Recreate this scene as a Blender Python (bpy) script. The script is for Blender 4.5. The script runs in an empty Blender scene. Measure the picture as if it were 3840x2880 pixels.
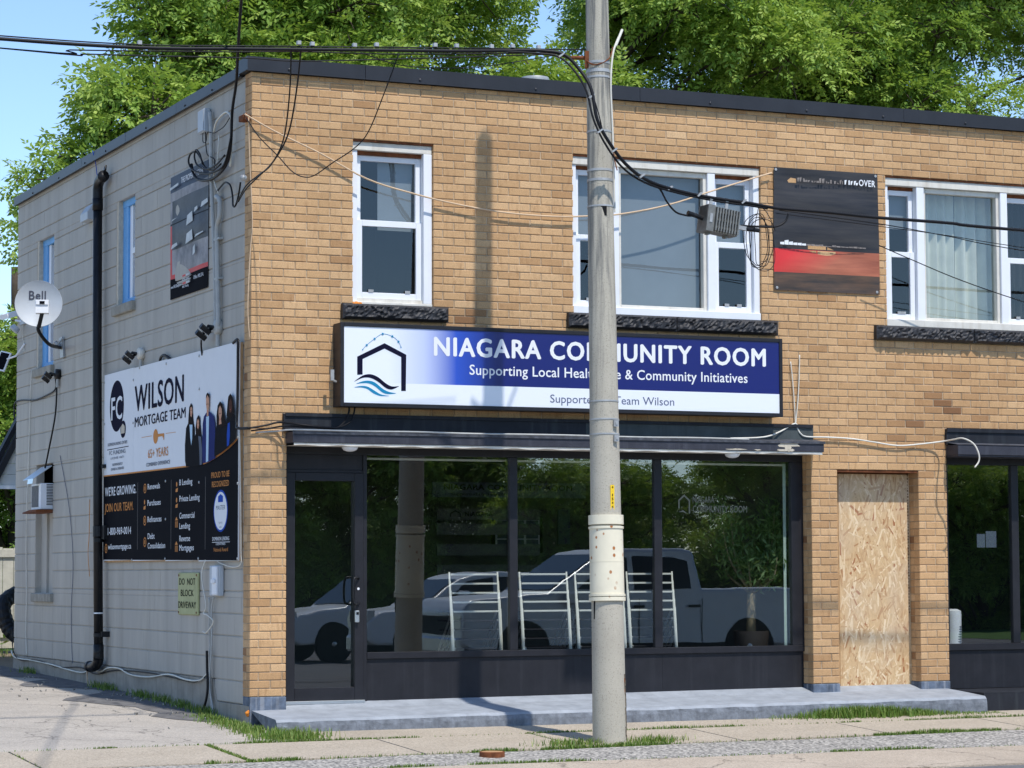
import bpy, math, random
import numpy as np
from mathutils import Vector, Matrix, Quaternion
rnd = random.Random(7)
S = bpy.context.scene
COL = S.collection

# ------------------------------------------------------------------ camera, sky, sun, exposure
cam = bpy.data.objects.new("Camera", bpy.data.cameras.new("Camera"))
COL.objects.link(cam)
cam.matrix_world = Matrix(((0.9147401,-0.0263913,-0.4031798,-7.2904215),(-0.4040287,-0.0680351,-0.9122127,-22.5092604),(-0.0033559,0.9973338,-0.0728972,1.1679128),(0,0,0,1)))
cam.data.sensor_width = 36.0
cam.data.lens = 91.0846
cam.data.clip_start = 0.2
cam.data.clip_end = 2000.0
S.camera = cam

SUN_DIR = Vector((-0.15, 1.0, -1.75)).normalized()
world = bpy.data.worlds.new("World"); S.world = world; world.use_nodes = True
wn = world.node_tree.nodes; wl = world.node_tree.links
sky = wn.new("ShaderNodeTexSky"); sky.sky_type = 'NISHITA'; sky.sun_disc = False
sky.sun_elevation = math.radians(60); sky.sun_rotation = math.radians(171.5)
sky.air_density = 1.0; sky.dust_density = 0.15; sky.ozone_density = 3.6; sky.altitude = 1800
wl.new(sky.outputs[0], wn["Background"].inputs[0]); wn["Background"].inputs[1].default_value = 0.15
sl = bpy.data.lights.new("Sun", 'SUN'); sl.energy = 2.95; sl.angle = math.radians(0.8); sl.color = (1.0, 0.955, 0.89)
so = bpy.data.objects.new("Sun", sl); COL.objects.link(so)
so.rotation_euler = SUN_DIR.to_track_quat('-Z', 'Y').to_euler(); so.location = (5, -20, 40)
S.view_settings.view_transform = 'Standard'; S.view_settings.look = 'None'
S.view_settings.exposure = 0.62; S.view_settings.gamma = 1.0
S.cycles.max_bounces = 8; S.cycles.transparent_max_bounces = 12

# ------------------------------------------------------------------ helpers
ORI = {}
def lin(r, g, b):
    f = lambda c: (c/255/12.92 if c/255 <= 0.04045 else ((c/255+0.055)/1.055)**2.4)
    return (f(r), f(g), f(b), 1.0)
def tag(o, label=None, cat=None, group=None, kind=None):
    if label: o["label"] = label
    if cat: o["category"] = cat
    if group: o["group"] = group
    if kind: o["kind"] = kind
    return o
def thing(name, label, cat, loc=(0, 0, 0), group=None):
    o = bpy.data.objects.new(name, None); COL.objects.link(o)
    o.location = loc; o.empty_display_size = 0.1; ORI[o.name] = Vector(loc)
    return tag(o, label, cat, group)
def dup(root, offset, label=None):
    r = root.copy(); COL.objects.link(r); r.location = Vector(root.location) + Vector(offset)
    if label: r["label"] = label
    for ch in list(root.children):
        c = ch.copy(); COL.objects.link(c); c.parent = r
        for g in list(ch.children):
            d = g.copy(); COL.objects.link(d); d.parent = c
    return r

TXT = {}
def make_text(body, bold=0.0, serif=False):
    key = (body, bold)
    if key in TXT: return TXT[key]
    cu = bpy.data.curves.new("t", 'FONT'); cu.body = body; cu.resolution_u = 3; 
    cu.space_character = 1.0 + bold*3
    ob = bpy.data.objects.new("t", cu); COL.objects.link(ob)
    dg = bpy.context.evaluated_depsgraph_get(); ev = ob.evaluated_get(dg); me = ev.to_mesh()
    V = [(v.co.x, v.co.y) for v in me.vertices]; F = [tuple(p.vertices) for p in me.polygons]
    ev.to_mesh_clear(); bpy.data.objects.remove(ob); bpy.data.curves.remove(cu)
    TXT[key] = (V, F)
    return TXT[key]

class MB:
    def __init__(s): s.v = []; s.f = []; s.m = []; s.t = []
    def add(s, V, F, m=0, t=0.5):
        b = len(s.v); s.v += [tuple(p) for p in V]
        for f in F:
            s.f.append(tuple(i+b for i in f)); s.m.append(m); s.t.append(t)
        return s
    def box(s, x0, x1, y0, y1, z0, z1, m=0, t=0.5):
        if x1 < x0: x0, x1 = x1, x0
        if y1 < y0: y0, y1 = y1, y0
        if z1 < z0: z0, z1 = z1, z0
        V = [(x0,y0,z0),(x1,y0,z0),(x1,y1,z0),(x0,y1,z0),(x0,y0,z1),(x1,y0,z1),(x1,y1,z1),(x0,y1,z1)]
        return s.add(V, [(0,3,2,1),(4,5,6,7),(0,1,5,4),(1,2,6,5),(2,3,7,6),(3,0,4,7)], m, t)
    def obox(s, c, ax, ay, az, hx, hy, hz, m=0, t=0.5):
        c = Vector(c); ax, ay, az = Vector(ax)*hx, Vector(ay)*hy, Vector(az)*hz
        V = [c+a*ax+b*ay+d*az for d in (-1,1) for a,b in ((-1,-1),(1,-1),(1,1),(-1,1))]
        return s.add(V, [(0,3,2,1),(4,5,6,7),(0,1,5,4),(1,2,6,5),(2,3,7,6),(3,0,4,7)], m, t)
    def cbox(s, x0, x1, y0, y1, z0, z1, c, m=0, t=0.5):
        """box with its edges chamfered by c"""
        V = []; 
        for x,xi in ((x0,c),(x1,-c)):
            for y,yi in ((y0,c),(y1,-c)):
                for z,zi in ((z0,c),(z1,-c)):
                    V += [(x,y+yi,z+zi),(x+xi,y,z+zi),(x+xi,y+yi,z)]
        I = lambda a,b,d,k: ((a*2+b)*2+d)*3+k
        F = [(I(0,0,0,0),I(0,0,1,0),I(0,1,1,0),I(0,1,0,0)),(I(1,0,0,0),I(1,1,0,0),I(1,1,1,0),I(1,0,1,0)),
             (I(0,0,0,1),I(1,0,0,1),I(1,0,1,1),I(0,0,1,1)),(I(0,1,0,1),I(0,1,1,1),I(1,1,1,1),I(1,1,0,1)),
             (I(0,0,0,2),I(0,1,0,2),I(1,1,0,2),I(1,0,0,2)),(I(0,0,1,2),I(1,0,1,2),I(1,1,1,2),I(0,1,1,2))]
        for a in (0,1):
            for b in (0,1):
                F.append((I(a,b,0,0),I(a,b,0,1),I(a,b,1,1),I(a,b,1,0)))
                F.append((I(a,0,b,0),I(a,0,b,2),I(a,1,b,2),I(a,1,b,0)))
                F.append((I(0,a,b,1),I(0,a,b,2),I(1,a,b,2),I(1,a,b,1)))
                for d in (0,1): F.append((I(a,b,d,0),I(a,b,d,1),I(a,b,d,2)))
        return s.add(V, F, m, t)
    def poly(s, P, m=0, t=0.5): return s.add(P, [tuple(range(len(P)))], m, t)
    def prism(s, P, d, m=0, t=0.5):
        """polygon P (3D points) pushed along vector d"""
        n = len(P); d = Vector(d); V = [Vector(p) for p in P] + [Vector(p)+d for p in P]
        F = [tuple(range(n))[::-1], tuple(range(n, 2*n))] + [(i,(i+1)%n,(i+1)%n+n,i+n) for i in range(n)]
        return s.add(V, F, m, t)
    def tube(s, P, r, n=8, m=0, t=0.5):
        P = [Vector(p) for p in P]; N = len(P)
        if not isinstance(r, (list, tuple)): r = [r]*N
        V = []; up = None
        for i,p in enumerate(P):
            d = (P[min(i+1,N-1)]-P[max(i-1,0)])
            d = d.normalized() if d.length > 1e-9 else Vector((0,0,1))
            if up is None:
                a = Vector((0,0,1)) if abs(d.z) < .9 else Vector((1,0,0)); up = (a-d*a.dot(d)).normalized()
            else:
                up = up-d*up.dot(d); up = up.normalized() if up.length > 1e-6 else d.orthogonal().normalized()
            q = d.cross(up)
            for k in range(n):
                a = 2*math.pi*k/n; V.append(p+(up*math.cos(a)+q*math.sin(a))*r[i])
        F = [(i*n+k,i*n+(k+1)%n,(i+1)*n+(k+1)%n,(i+1)*n+k) for i in range(N-1) for k in range(n)]
        F += [tuple(range(n))[::-1], tuple(range((N-1)*n, N*n))]
        return s.add(V, F, m, t)
    def lathe(s, prof, c, axis, n=24, m=0, t=0.5):
        """profile of (distance along axis, radius) about point c"""
        axis = Vector(axis).normalized(); u = axis.orthogonal().normalized(); w = axis.cross(u); c = Vector(c); V = []
        for a,r in prof:
            for k in range(n):
                th = 2*math.pi*k/n; V.append(c+axis*a+(u*math.cos(th)+w*math.sin(th))*max(r,1e-4))
        F = [(i*n+k,i*n+(k+1)%n,(i+1)*n+(k+1)%n,(i+1)*n+k) for i in range(len(prof)-1) for k in range(n)]
        F += [tuple(range(n))[::-1], tuple(range((len(prof)-1)*n, len(prof)*n))]
        return s.add(V, F, m, t)
    def text(s, body, P, U, W, w, h, m=0, bold=0.0, mid=False):
        """string fitted to width w, cap height h, lower left corner at P, along U, upright along W"""
        off, sp = bold*.8, bold
        if off < .004: off = 0.0
        V, F = make_text(body, sp); H = make_text("H", 0)[0]
        ch = max(y for x,y in H) - min(y for x,y in H); y0 = min(y for x,y in H)
        xa = min(x for x,y in V); xb = max(x for x,y in V); P, U, W = Vector(P), Vector(U), Vector(W)
        sx, sy = w/(xb-xa), h/ch; NN = U.cross(W)
        for k, (dx, dy) in enumerate(((0, 0), (off, 0), (-off, 0), (0, off*.8), (0, -off*.8), (off*.7, off*.6), (-off*.7, -off*.6)) if off else ((0, 0),)):
            s.add([P+NN*(.00012*k)+U*((x-xa+dx)*sx)+W*((y-y0+dy)*sy) for x,y in V], F, m)
        return s
    def build(s, name, mats, parent=None, smooth=False, loc=None):
        if not isinstance(mats, (list, tuple)): mats = [mats]
        me = bpy.data.meshes.new(name)
        if parent is not None: o0 = ORI[parent.name]
        elif loc is not None: o0 = Vector(loc)
        else:
            A = np.array(s.v); lo, hi = A.min(0), A.max(0); o0 = Vector(((lo[0]+hi[0])/2, (lo[1]+hi[1])/2, lo[2]))
        me.from_pydata([(p[0]-o0[0], p[1]-o0[1], p[2]-o0[2]) for p in s.v], [], s.f)
        for mm in mats: me.materials.append(mm)
        me.polygons.foreach_set("material_index", s.m)
        at = me.attributes.new("tint", 'FLOAT', 'FACE'); at.data.foreach_set("value", s.t)
        if smooth: me.polygons.foreach_set("use_smooth", [True]*len(s.f))
        me.update()
        ob = bpy.data.objects.new(name, me); COL.objects.link(ob); ORI[ob.name] = o0
        if parent is not None: ob.parent = parent
        else: ob.location = o0
        return ob
def smooth_by_angle(o, deg=40):
    me = o.data; me.polygons.foreach_set("use_smooth", [True]*len(me.polygons))
    try: me.set_sharp_from_angle(angle=math.radians(deg))
    except Exception: pass
    return o
def spline(P, k=6):
    """Catmull-Rom through the points"""
    P = [Vector(p) for p in P]; out = []
    for i in range(len(P)-1):
        a, b, c, d = P[max(i-1,0)], P[i], P[i+1], P[min(i+2,len(P)-1)]
        for j in range(k):
            t = j/k
            out.append(0.5*((2*b)+(c-a)*t+(2*a-5*b+4*c-d)*t*t+(3*b-a-3*c+d)*t**3))
    return out+[P[-1]]
def ell(c, a, b, n=20, ph=0): return [(c[0]+a*math.cos(2*math.pi*k/n+ph), c[1]+b*math.sin(2*math.pi*k/n+ph)) for k in range(n)]

# ------------------------------------------------------------------ materials
def newmat(name):
    m = bpy.data.materials.new(name); m.use_nodes = True
    nt = m.node_tree; return m, nt, nt.nodes["Principled BSDF"]
def N(nt, kind, **kw):
    n = nt.nodes.new(kind)
    for k, v in kw.items(): setattr(n, k, v)
    return n
def mixc(nt, fac, a, b, mode='MIX'):
    n = N(nt, "ShaderNodeMix", data_type='RGBA', blend_type=mode)
    for sock, val in ((n.inputs[0], fac), (n.inputs[6], a), (n.inputs[7], b)):
        if hasattr(val, "is_output"): nt.links.new(val, sock)
        else: sock.default_value = val
    return n.outputs[2]
def ramp(nt, src, pts):
    n = N(nt, "ShaderNodeValToRGB"); e = n.color_ramp.elements
    while len(e) < len(pts): e.new(0.5)
    for el, (p, c) in zip(e, pts):
        el.position = p; el.color = c if len(c) == 4 else (*c, 1)
    nt.links.new(src, n.inputs[0]); return n.outputs[0]
def coords(nt, scale=(1,1,1), kind="Object"):
    tc = N(nt, "ShaderNodeTexCoord"); mp = N(nt, "ShaderNodeMapping"); mp.inputs["Scale"].default_value = scale
    nt.links.new(tc.outputs[kind], mp.inputs[0]); return mp.outputs[0]
def noise(nt, vec, scale, detail=4, rough=0.6):
    n = N(nt, "ShaderNodeTexNoise"); n.inputs["Scale"].default_value = scale
    n.inputs["Detail"].default_value = detail; n.inputs["Roughness"].default_value = rough
    nt.links.new(vec, n.inputs["Vector"]); return n.outputs["Fac"]
def voro(nt, vec, scale, feature='F1', out="Distance"):
    n = N(nt, "ShaderNodeTexVoronoi", feature=feature); n.inputs["Scale"].default_value = scale
    nt.links.new(vec, n.inputs["Vector"]); return n.outputs[out]
def bump(nt, b, h, strength=0.3, dist=0.01):
    n = N(nt, "ShaderNodeBump"); n.inputs["Strength"].default_value = strength; n.inputs["Distance"].default_value = dist
    nt.links.new(h, n.inputs["Height"]); nt.links.new(n.outputs[0], b.inputs["Normal"])
W4 = lambda v: (v, v, v, 1)
def plain(name, col, rough=0.5, metal=0.0, var=0.12, vs=6.0, bmp=0.0, bs=60.0, spec=0.25, streak=0.0, dirt=None):
    m, nt, b = newmat(name); v = coords(nt)
    lo = tuple(c*(1-var) for c in col[:3])+(1,); hi = tuple(min(1, c*(1+var)) for c in col[:3])+(1,)
    out = mixc(nt, ramp(nt, noise(nt, v, vs), [(.3, W4(0)), (.7, W4(1))]), lo, hi)
    if streak:
        sv = coords(nt, (14, 14, .7)); d = dirt or tuple(c*.45 for c in col[:3])+(1,)
        f = ramp(nt, noise(nt, sv, 1.0, 5), [(.52, W4(0)), (.75, W4(streak))])
        out = mixc(nt, f, out, d)
    nt.links.new(out, b.inputs["Base Color"])
    b.inputs["Roughness"].default_value = rough; b.inputs["Metallic"].default_value = metal
    b.inputs["Specular IOR Level"].default_value = spec
    if bmp: bump(nt, b, noise(nt, v, bs, 5), bmp, 0.004)
    return m
def brick_mat(name, ramp_pts, stain):
    m, nt, b = newmat(name); v = coords(nt)
    at = N(nt, "ShaderNodeAttribute", attribute_name="tint")
    base = ramp(nt, at.outputs["Fac"], ramp_pts)
    speck = ramp(nt, noise(nt, v, 90, 3), [(.35, W4(.82)), (.6, W4(1.04))])
    base = mixc(nt, 1.0, base, speck, 'MULTIPLY')
    sv = coords(nt, (22, 22, 5))
    f = ramp(nt, noise(nt, sv, 1.0, 5, .7), [(.52, W4(0)), (.70, W4(.5))])
    base = mixc(nt, f, base, stain)
    big = ramp(nt, noise(nt, v, .9, 6, .7), [(.3, W4(.84)), (.7, W4(1.08))])
    base = mixc(nt, 1.0, base, big, 'MULTIPLY')
    nt.links.new(base, b.inputs["Base Color"]); b.inputs["Roughness"].default_value = 0.85
    bump(nt, b, noise(nt, v, 120, 4), .35, .004)
    return m
M = {}
M['brick'] = brick_mat("tan_brick", [(0, lin(132,92,58)), (.25, lin(176,135,92)), (.6, lin(200,160,114)), (1, lin(217,180,136))], lin(140,98,60))
M['mortar'] = plain("mortar", lin(176,156,130), .95, var=.42, vs=5, bmp=.5, bs=200)
def block_mat():
    m, nt, b = newmat("grey_painted_block"); v = coords(nt)
    at = N(nt, "ShaderNodeAttribute", attribute_name="tint")
    base = ramp(nt, at.outputs["Fac"], [(0, lin(166,161,152)), (1, lin(171,166,157))])
    sv = coords(nt, (2.6, 2.6, .45)); f = ramp(nt, noise(nt, sv, 1.3, 6, .6), [(.48, W4(0)), (.66, W4(.4))])
    base = mixc(nt, f, base, lin(192,186,173))
    sv2 = coords(nt, (3.6, 3.6, .3)); f2 = ramp(nt, noise(nt, sv2, 1.0, 6, .65), [(.52, W4(0)), (.74, W4(.45))])
    base = mixc(nt, f2, base, lin(126,118,106))
    sp = ramp(nt, noise(nt, v, 3.2, 8, .8), [(.66, W4(0)), (.72, W4(.5))]); base = mixc(nt, sp, base, lin(196,192,184))
    nt.links.new(base, b.inputs["Base Color"]); b.inputs["Roughness"].default_value = .7
    bump(nt, b, noise(nt, v, 140, 5), .5, .003)
    return m
M['block'] = block_mat()
M['found'] = plain("grey_foundation", lin(150,144,134), .85, var=.18, vs=4, bmp=.8, bs=30, streak=.5, dirt=lin(84,76,64))
M['coping'] = plain("dark_metal_coping", lin(52,53,57), .42, metal=.25, var=.12, vs=3, streak=.15)
M['black'] = plain("black_frame", lin(38,38,42), .42, var=.15, vs=8, bmp=.08, bs=90)
M['blackpanel'] = plain("black_panel", lin(36,36,40), .5, var=.16, vs=5, bmp=.12, bs=40, streak=.25, dirt=lin(66,66,70))
M['blackpaint'] = plain("chipped_black_paint", lin(56,57,65), .5, var=.2, vs=5, bmp=.3, bs=50, streak=.5, dirt=lin(84,86,94))
M['upper'] = plain("weathered_dark_fascia", lin(36,38,44), .6, var=.3, vs=3, bmp=.2, bs=40, streak=.4, dirt=lin(70,76,78))
M['flash'] = plain("worn_flashing", lin(74,76,82), .6, var=.5, vs=14, bmp=.4, bs=60, streak=.5, dirt=lin(48,48,52))
M['white'] = plain("white_vinyl", lin(226,228,232), .45, var=.03, vs=4, bmp=.04)
M['whiteold'] = plain("old_white_paint", lin(212,208,198), .65, var=.08, vs=8, bmp=.25, bs=60, streak=.35, dirt=lin(150,132,104))
M['cream'] = plain("cream_peeling_paint", lin(196,186,168), .8, var=.14, vs=20, bmp=.6, bs=50, streak=.5, dirt=lin(134,120,100))
M['blue'] = plain("blue_window_paint", lin(104,164,216), .55, var=.08, vs=6, streak=.2)
def sill_mat():
    m, nt, b = newmat("black_rock_faced_stone"); v = coords(nt)
    h = N(nt, "ShaderNodeMath", operation='ADD'); nt.links.new(voro(nt, v, 18), h.inputs[0]); nt.links.new(noise(nt, v, 22, 8, .7), h.inputs[1])
    nt.links.new(ramp(nt, noise(nt, v, 10), [(.3, lin(30,30,33)), (.75, lin(46,46,50))]), b.inputs["Base Color"])
    b.inputs["Roughness"].default_value = .55; bump(nt, b, h.outputs[0], .55, .014); return m
M['sill'] = sill_mat()
M['sillstone'] = plain("cast_sill", lin(150,146,136), .85, var=.2, vs=10, bmp=.5, bs=60, streak=.5)
def glass_mat(name, tint, base, wob=.0):
    m, nt, b = newmat(name); nt.nodes.remove(b); out = nt.nodes["Material Output"]
    tr = N(nt, "ShaderNodeBsdfTransparent"); tr.inputs[0].default_value = (*tint, 1)
    gl = N(nt, "ShaderNodeBsdfGlossy"); gl.inputs["Roughness"].default_value = 0.0; gl.inputs[0].default_value = (.93, .97, .98, 1)
    ge = N(nt, "ShaderNodeNewGeometry"); dp = N(nt, "ShaderNodeVectorMath", operation='DOT_PRODUCT'); nt.links.new(ge.outputs["Normal"], dp.inputs[0]); nt.links.new(ge.outputs["Incoming"], dp.inputs[1])
    ab = N(nt, "ShaderNodeMath", operation='ABSOLUTE'); nt.links.new(dp.outputs["Value"], ab.inputs[0])
    om = N(nt, "ShaderNodeMath", operation='SUBTRACT'); om.inputs[0].default_value = 1.0; nt.links.new(ab.outputs[0], om.inputs[1])
    pw = N(nt, "ShaderNodeMath", operation='POWER'); pw.inputs[1].default_value = 5.0; nt.links.new(om.outputs[0], pw.inputs[0])
    ad = N(nt, "ShaderNodeMath", operation='MULTIPLY_ADD'); ad.inputs[1].default_value = .9-base; ad.inputs[2].default_value = .05+base; nt.links.new(pw.outputs[0], ad.inputs[0])
    mx = N(nt, "ShaderNodeMixShader"); nt.links.new(ad.outputs[0], mx.inputs[0]); nt.links.new(tr.outputs[0], mx.inputs[1]); nt.links.new(gl.outputs[0], mx.inputs[2])
    if wob:
        v = coords(nt, (1, 1, 2.2)); n = N(nt, "ShaderNodeBump"); n.inputs["Strength"].default_value = 1.0; n.inputs["Distance"].default_value = wob
        nt.links.new(noise(nt, v, 1.6, 2, .5), n.inputs["Height"]); nt.links.new(n.outputs[0], gl.inputs["Normal"])
    nt.links.new(mx.outputs[0], out.inputs[0]); return m
M['shopglass'] = glass_mat("shop_glass", (.84, .87, .86), .125, .00018)
M['glass'] = glass_mat("window_glass", (.86, .87, .87), .015, .0003)
M['clearglass'] = glass_mat("clear_window_glass", (.9, .93, .92), .05, .0003)
M['carglass'] = plain("dark_car_glass", (.012, .014, .018, 1), .05, var=.1)
M['dark'] = plain("dark_gap", (.006, .006, .007, 1), .8)
M['steel'] = plain("galvanised_steel", lin(172,172,170), .5, metal=.4, var=.15, vs=12)
M['rust'] = plain("rusty_steel", lin(112,66,40), .85, var=.4, vs=18, bmp=.5)
M['wire'] = plain("black_cable", lin(20,20,23), .5, var=.2)
M['beige'] = plain("beige_cable", lin(206,178,146), .6, var=.1)
M['wirewhite'] = plain("white_cable", lin(214,210,198), .55, var=.1)
M['pvc'] = plain("grey_conduit", lin(176,176,172), .5, var=.12, vs=9, streak=.3)
M['abs'] = plain("black_plastic_pipe", lin(26,27,30), .4, var=.3, vs=7, bmp=.1, streak=.5, dirt=lin(86,80,72))
M['greybox'] = plain("grey_plastic_box", lin(180,186,192), .5, var=.06)
M['red'] = plain("red_print", lin(196,36,34), .5, var=.06)
M['wood'] = plain("weathered_wood", lin(176,140,100), .8, var=.2, vs=12, bmp=.3)
M['print_white'] = plain("white_print", lin(225,227,230), .85, var=.02, spec=.06)
M['print_navy'] = plain("navy_print", lin(22,22,44), .85, var=.05, spec=.06)
M['print_black'] = plain("black_print", lin(17,18,24), .85, var=.12, vs=2, spec=.06)
M['print_orange'] = plain("copper_print", lin(204,140,84), .85, var=.04, spec=.06)
M['print_teal'] = plain("teal_print", lin(34,128,168), .85, var=.04, spec=.06)
M['print_blue'] = plain("royal_blue_print", lin(40,78,170), .85, var=.04, spec=.06)
M['print_grey'] = plain("grey_print", lin(96,104,118), .85, var=.04, spec=.06)
M['print_hair'] = plain("dark_hair_print", lin(34,26,24), .85, var=.1, spec=.06)
M['print_skin'] = plain("skin_print", lin(200,152,126), .85, var=.06, spec=.06)
M['print_skin_dark'] = plain("deep_skin_print", lin(86,56,46), .85, var=.06, spec=.06)
M['print_suit'] = plain("black_suit_print", lin(24,25,30), .85, var=.1, spec=.06)
M['print_jacket'] = plain("blue_jacket_print", lin(44,52,104), .85, var=.1, spec=.06)
M['print_shirt'] = plain("pale_shirt_print", lin(180,206,226), .85, var=.04, spec=.06)
M['yellowtag'] = plain("yellow_tag", lin(240,200,50), .45, var=.04)
M['olive'] = plain("olive_sign_paint", lin(170,172,126), .65, var=.1, vs=9, streak=.3)
def concrete(name, c0, c1, speckle=.5, cracks=True):
    m, nt, b = newmat(name); v = coords(nt)
    base = ramp(nt, noise(nt, v, 1.1, 6, .65), [(.3, c0), (.7, c1)])
    sp = ramp(nt, voro(nt, v, 85, out="Color"), [(.1, W4(1-speckle*.5)), (.5, W4(1)), (.95, W4(1+speckle*.35))])
    base = mixc(nt, 1.0, base, sp, 'MULTIPLY')
    st = ramp(nt, noise(nt, v, .45, 7, .7), [(.52, W4(0)), (.7, W4(.35))]); base = mixc(nt, st, base, tuple(c*.55 for c in c0[:3])+(1,))
    if cracks:
        wv = N(nt, "ShaderNodeVectorMath", operation='ADD'); nn = N(nt, "ShaderNodeTexNoise"); nn.inputs["Scale"].default_value = 1.7; nn.inputs["Detail"].default_value = 5
        nt.links.new(v, nn.inputs["Vector"]); nt.links.new(v, wv.inputs[0]); nt.links.new(nn.outputs["Color"], wv.inputs[1])
        cr = ramp(nt, voro(nt, wv.outputs[0], .75, 'DISTANCE_TO_EDGE'), [(0, W4(.75)), (.012, W4(0))]); base = mixc(nt, cr, base, tuple(c*.3 for c in c0[:3])+(1,))
    nt.links.new(base, b.inputs["Base Color"]); b.inputs["Roughness"].default_value = .9
    bump(nt, b, voro(nt, v, 85), .5, .006); return m
M['walk'] = concrete("exposed_aggregate_concrete", lin(164,152,134), lin(178,166,148), .55, False)
M['step'] = plain("blue_grey_painted_concrete", lin(148,153,159), .8, var=.16, vs=5, bmp=.5, bs=50, streak=.25, dirt=lin(96,100,104))
M['stepface'] = plain("pitted_step_face", lin(114,119,126), .9, var=.3, vs=16, bmp=1.0, bs=45, streak=.6, dirt=lin(76,78,84))
M['drive'] = concrete("worn_driveway", lin(164,156,145), lin(178,169,156), .5, True)
M['asphalt'] = concrete("street_asphalt", lin(92,92,94), lin(112,111,110), .5, True)
def gravel_mat():
    m, nt, b = newmat("coarse_asphalt"); v = coords(nt)
    n = N(nt, "ShaderNodeTexVoronoi"); n.inputs["Scale"].default_value = 42; nt.links.new(v, n.inputs["Vector"])
    bw = N(nt, "ShaderNodeRGBToBW"); nt.links.new(n.outputs["Color"], bw.inputs[0])
    base = ramp(nt, bw.outputs[0], [(.15, lin(112,109,104)), (.5, lin(160,155,147)), (.85, lin(194,188,177))])
    d = ramp(nt, n.outputs["Distance"], [(.45, W4(1)), (.8, W4(.45))]); base = mixc(nt, 1.0, base, d, 'MULTIPLY')
    nt.links.new(base, b.inputs["Base Color"]); b.inputs["Roughness"].default_value = .95
    bump(nt, b, n.outputs["Distance"], -.8, .012); return m
M['kerb'] = concrete("kerb_concrete", lin(168,154,136), lin(182,168,150), .5, True)
M['gravel'] = gravel_mat()
M['soil'] = concrete("packed_soil", lin(110,98,82), lin(134,120,100), .6, False)
M['patch'] = plain("asphalt_patch", lin(104,102,101), .9, var=.35, vs=9, bmp=.8, bs=60)
M['lawn'] = plain("lawn_green", lin(74,104,44), .9, var=.35, vs=2.5, bmp=.8, bs=30)
def leaf_mat(name, a, b_, c, trans=.46):
    m, nt, b = newmat(name); at = N(nt, "ShaderNodeAttribute", attribute_name="tint")
    col = ramp(nt, at.outputs["Fac"], [(0, a), (.5, b_), (1, c)])
    nt.links.new(col, b.inputs["Base Color"]); b.inputs["Roughness"].default_value = .55; b.inputs["Specular IOR Level"].default_value = .35
    tl = N(nt, "ShaderNodeBsdfTranslucent"); nt.links.new(mixc(nt, .5, col, (.25, .34, .03, 1)), tl.inputs[0])
    mx = N(nt, "ShaderNodeMixShader"); mx.inputs[0].default_value = trans
    nt.links.new(b.outputs[0], mx.inputs[1]); nt.links.new(tl.outputs[0], mx.inputs[2]); nt.links.new(mx.outputs[0], nt.nodes["Material Output"].inputs[0]); return m
M['leaf'] = leaf_mat("walnut_leaf", lin(92,124,52), lin(148,178,78), lin(196,212,108))
M['leafdark'] = leaf_mat("olive_leaf", lin(64,88,52), lin(92,118,72), lin(128,150,100), .2)
M['blade'] = leaf_mat("grass_blade", lin(64,94,36), lin(98,130,50), lin(156,162,94), .3)
M['bark'] = plain("tree_bark", lin(78,68,58), .9, var=.3, vs=12, bmp=1.0, bs=25)
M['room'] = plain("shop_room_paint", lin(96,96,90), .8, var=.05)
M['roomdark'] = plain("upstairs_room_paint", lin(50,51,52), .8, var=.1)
M['roomfloor'] = plain("shop_floor", lin(104,98,90), .5, var=.12)
M['curtain'] = plain("grey_curtain", lin(196,198,186), .85, var=.08)
M['chrome'] = plain("bare_aluminium", lin(200,204,206), .3, metal=.8, var=.06)
M['silver'] = plain("silver_car_paint", lin(196,199,202), .34, metal=.35, var=.03)
M['whitecar'] = plain("white_car_paint", lin(222,224,226), .25, var=.03)
M['rubber'] = plain("tyre_rubber", lin(26,26,28), .85, var=.2)
M['siding'] = plain("white_vinyl_siding", lin(205,206,204), .6, var=.04)
M['fencewood'] = plain("grey_fence_boards", lin(188,184,170), .85, var=.15, vs=7, bmp=.3, streak=.3)
M['chairwhite'] = plain("cream_chair_slats", lin(214,213,202), .5, var=.05)
M['pot'] = plain("dark_plant_pot", lin(62,56,52), .6, var=.15)
M['olivebark'] = plain("olive_bark", lin(128,116,92), .85, var=.3, vs=20, bmp=.6)
M['foot'] = plain("painted_stone_foot", lin(92,102,116), .8, var=.45, vs=9, bmp=.9, bs=30, streak=.6, dirt=lin(188,186,184))
M['blindgrey'] = plain("grey_blind", lin(124,134,140), .8, var=.04)
M['foam'] = plain("orange_foam", lin(214,132,52), .9, var=.25, vs=40, bmp=.8, bs=80)
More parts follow.
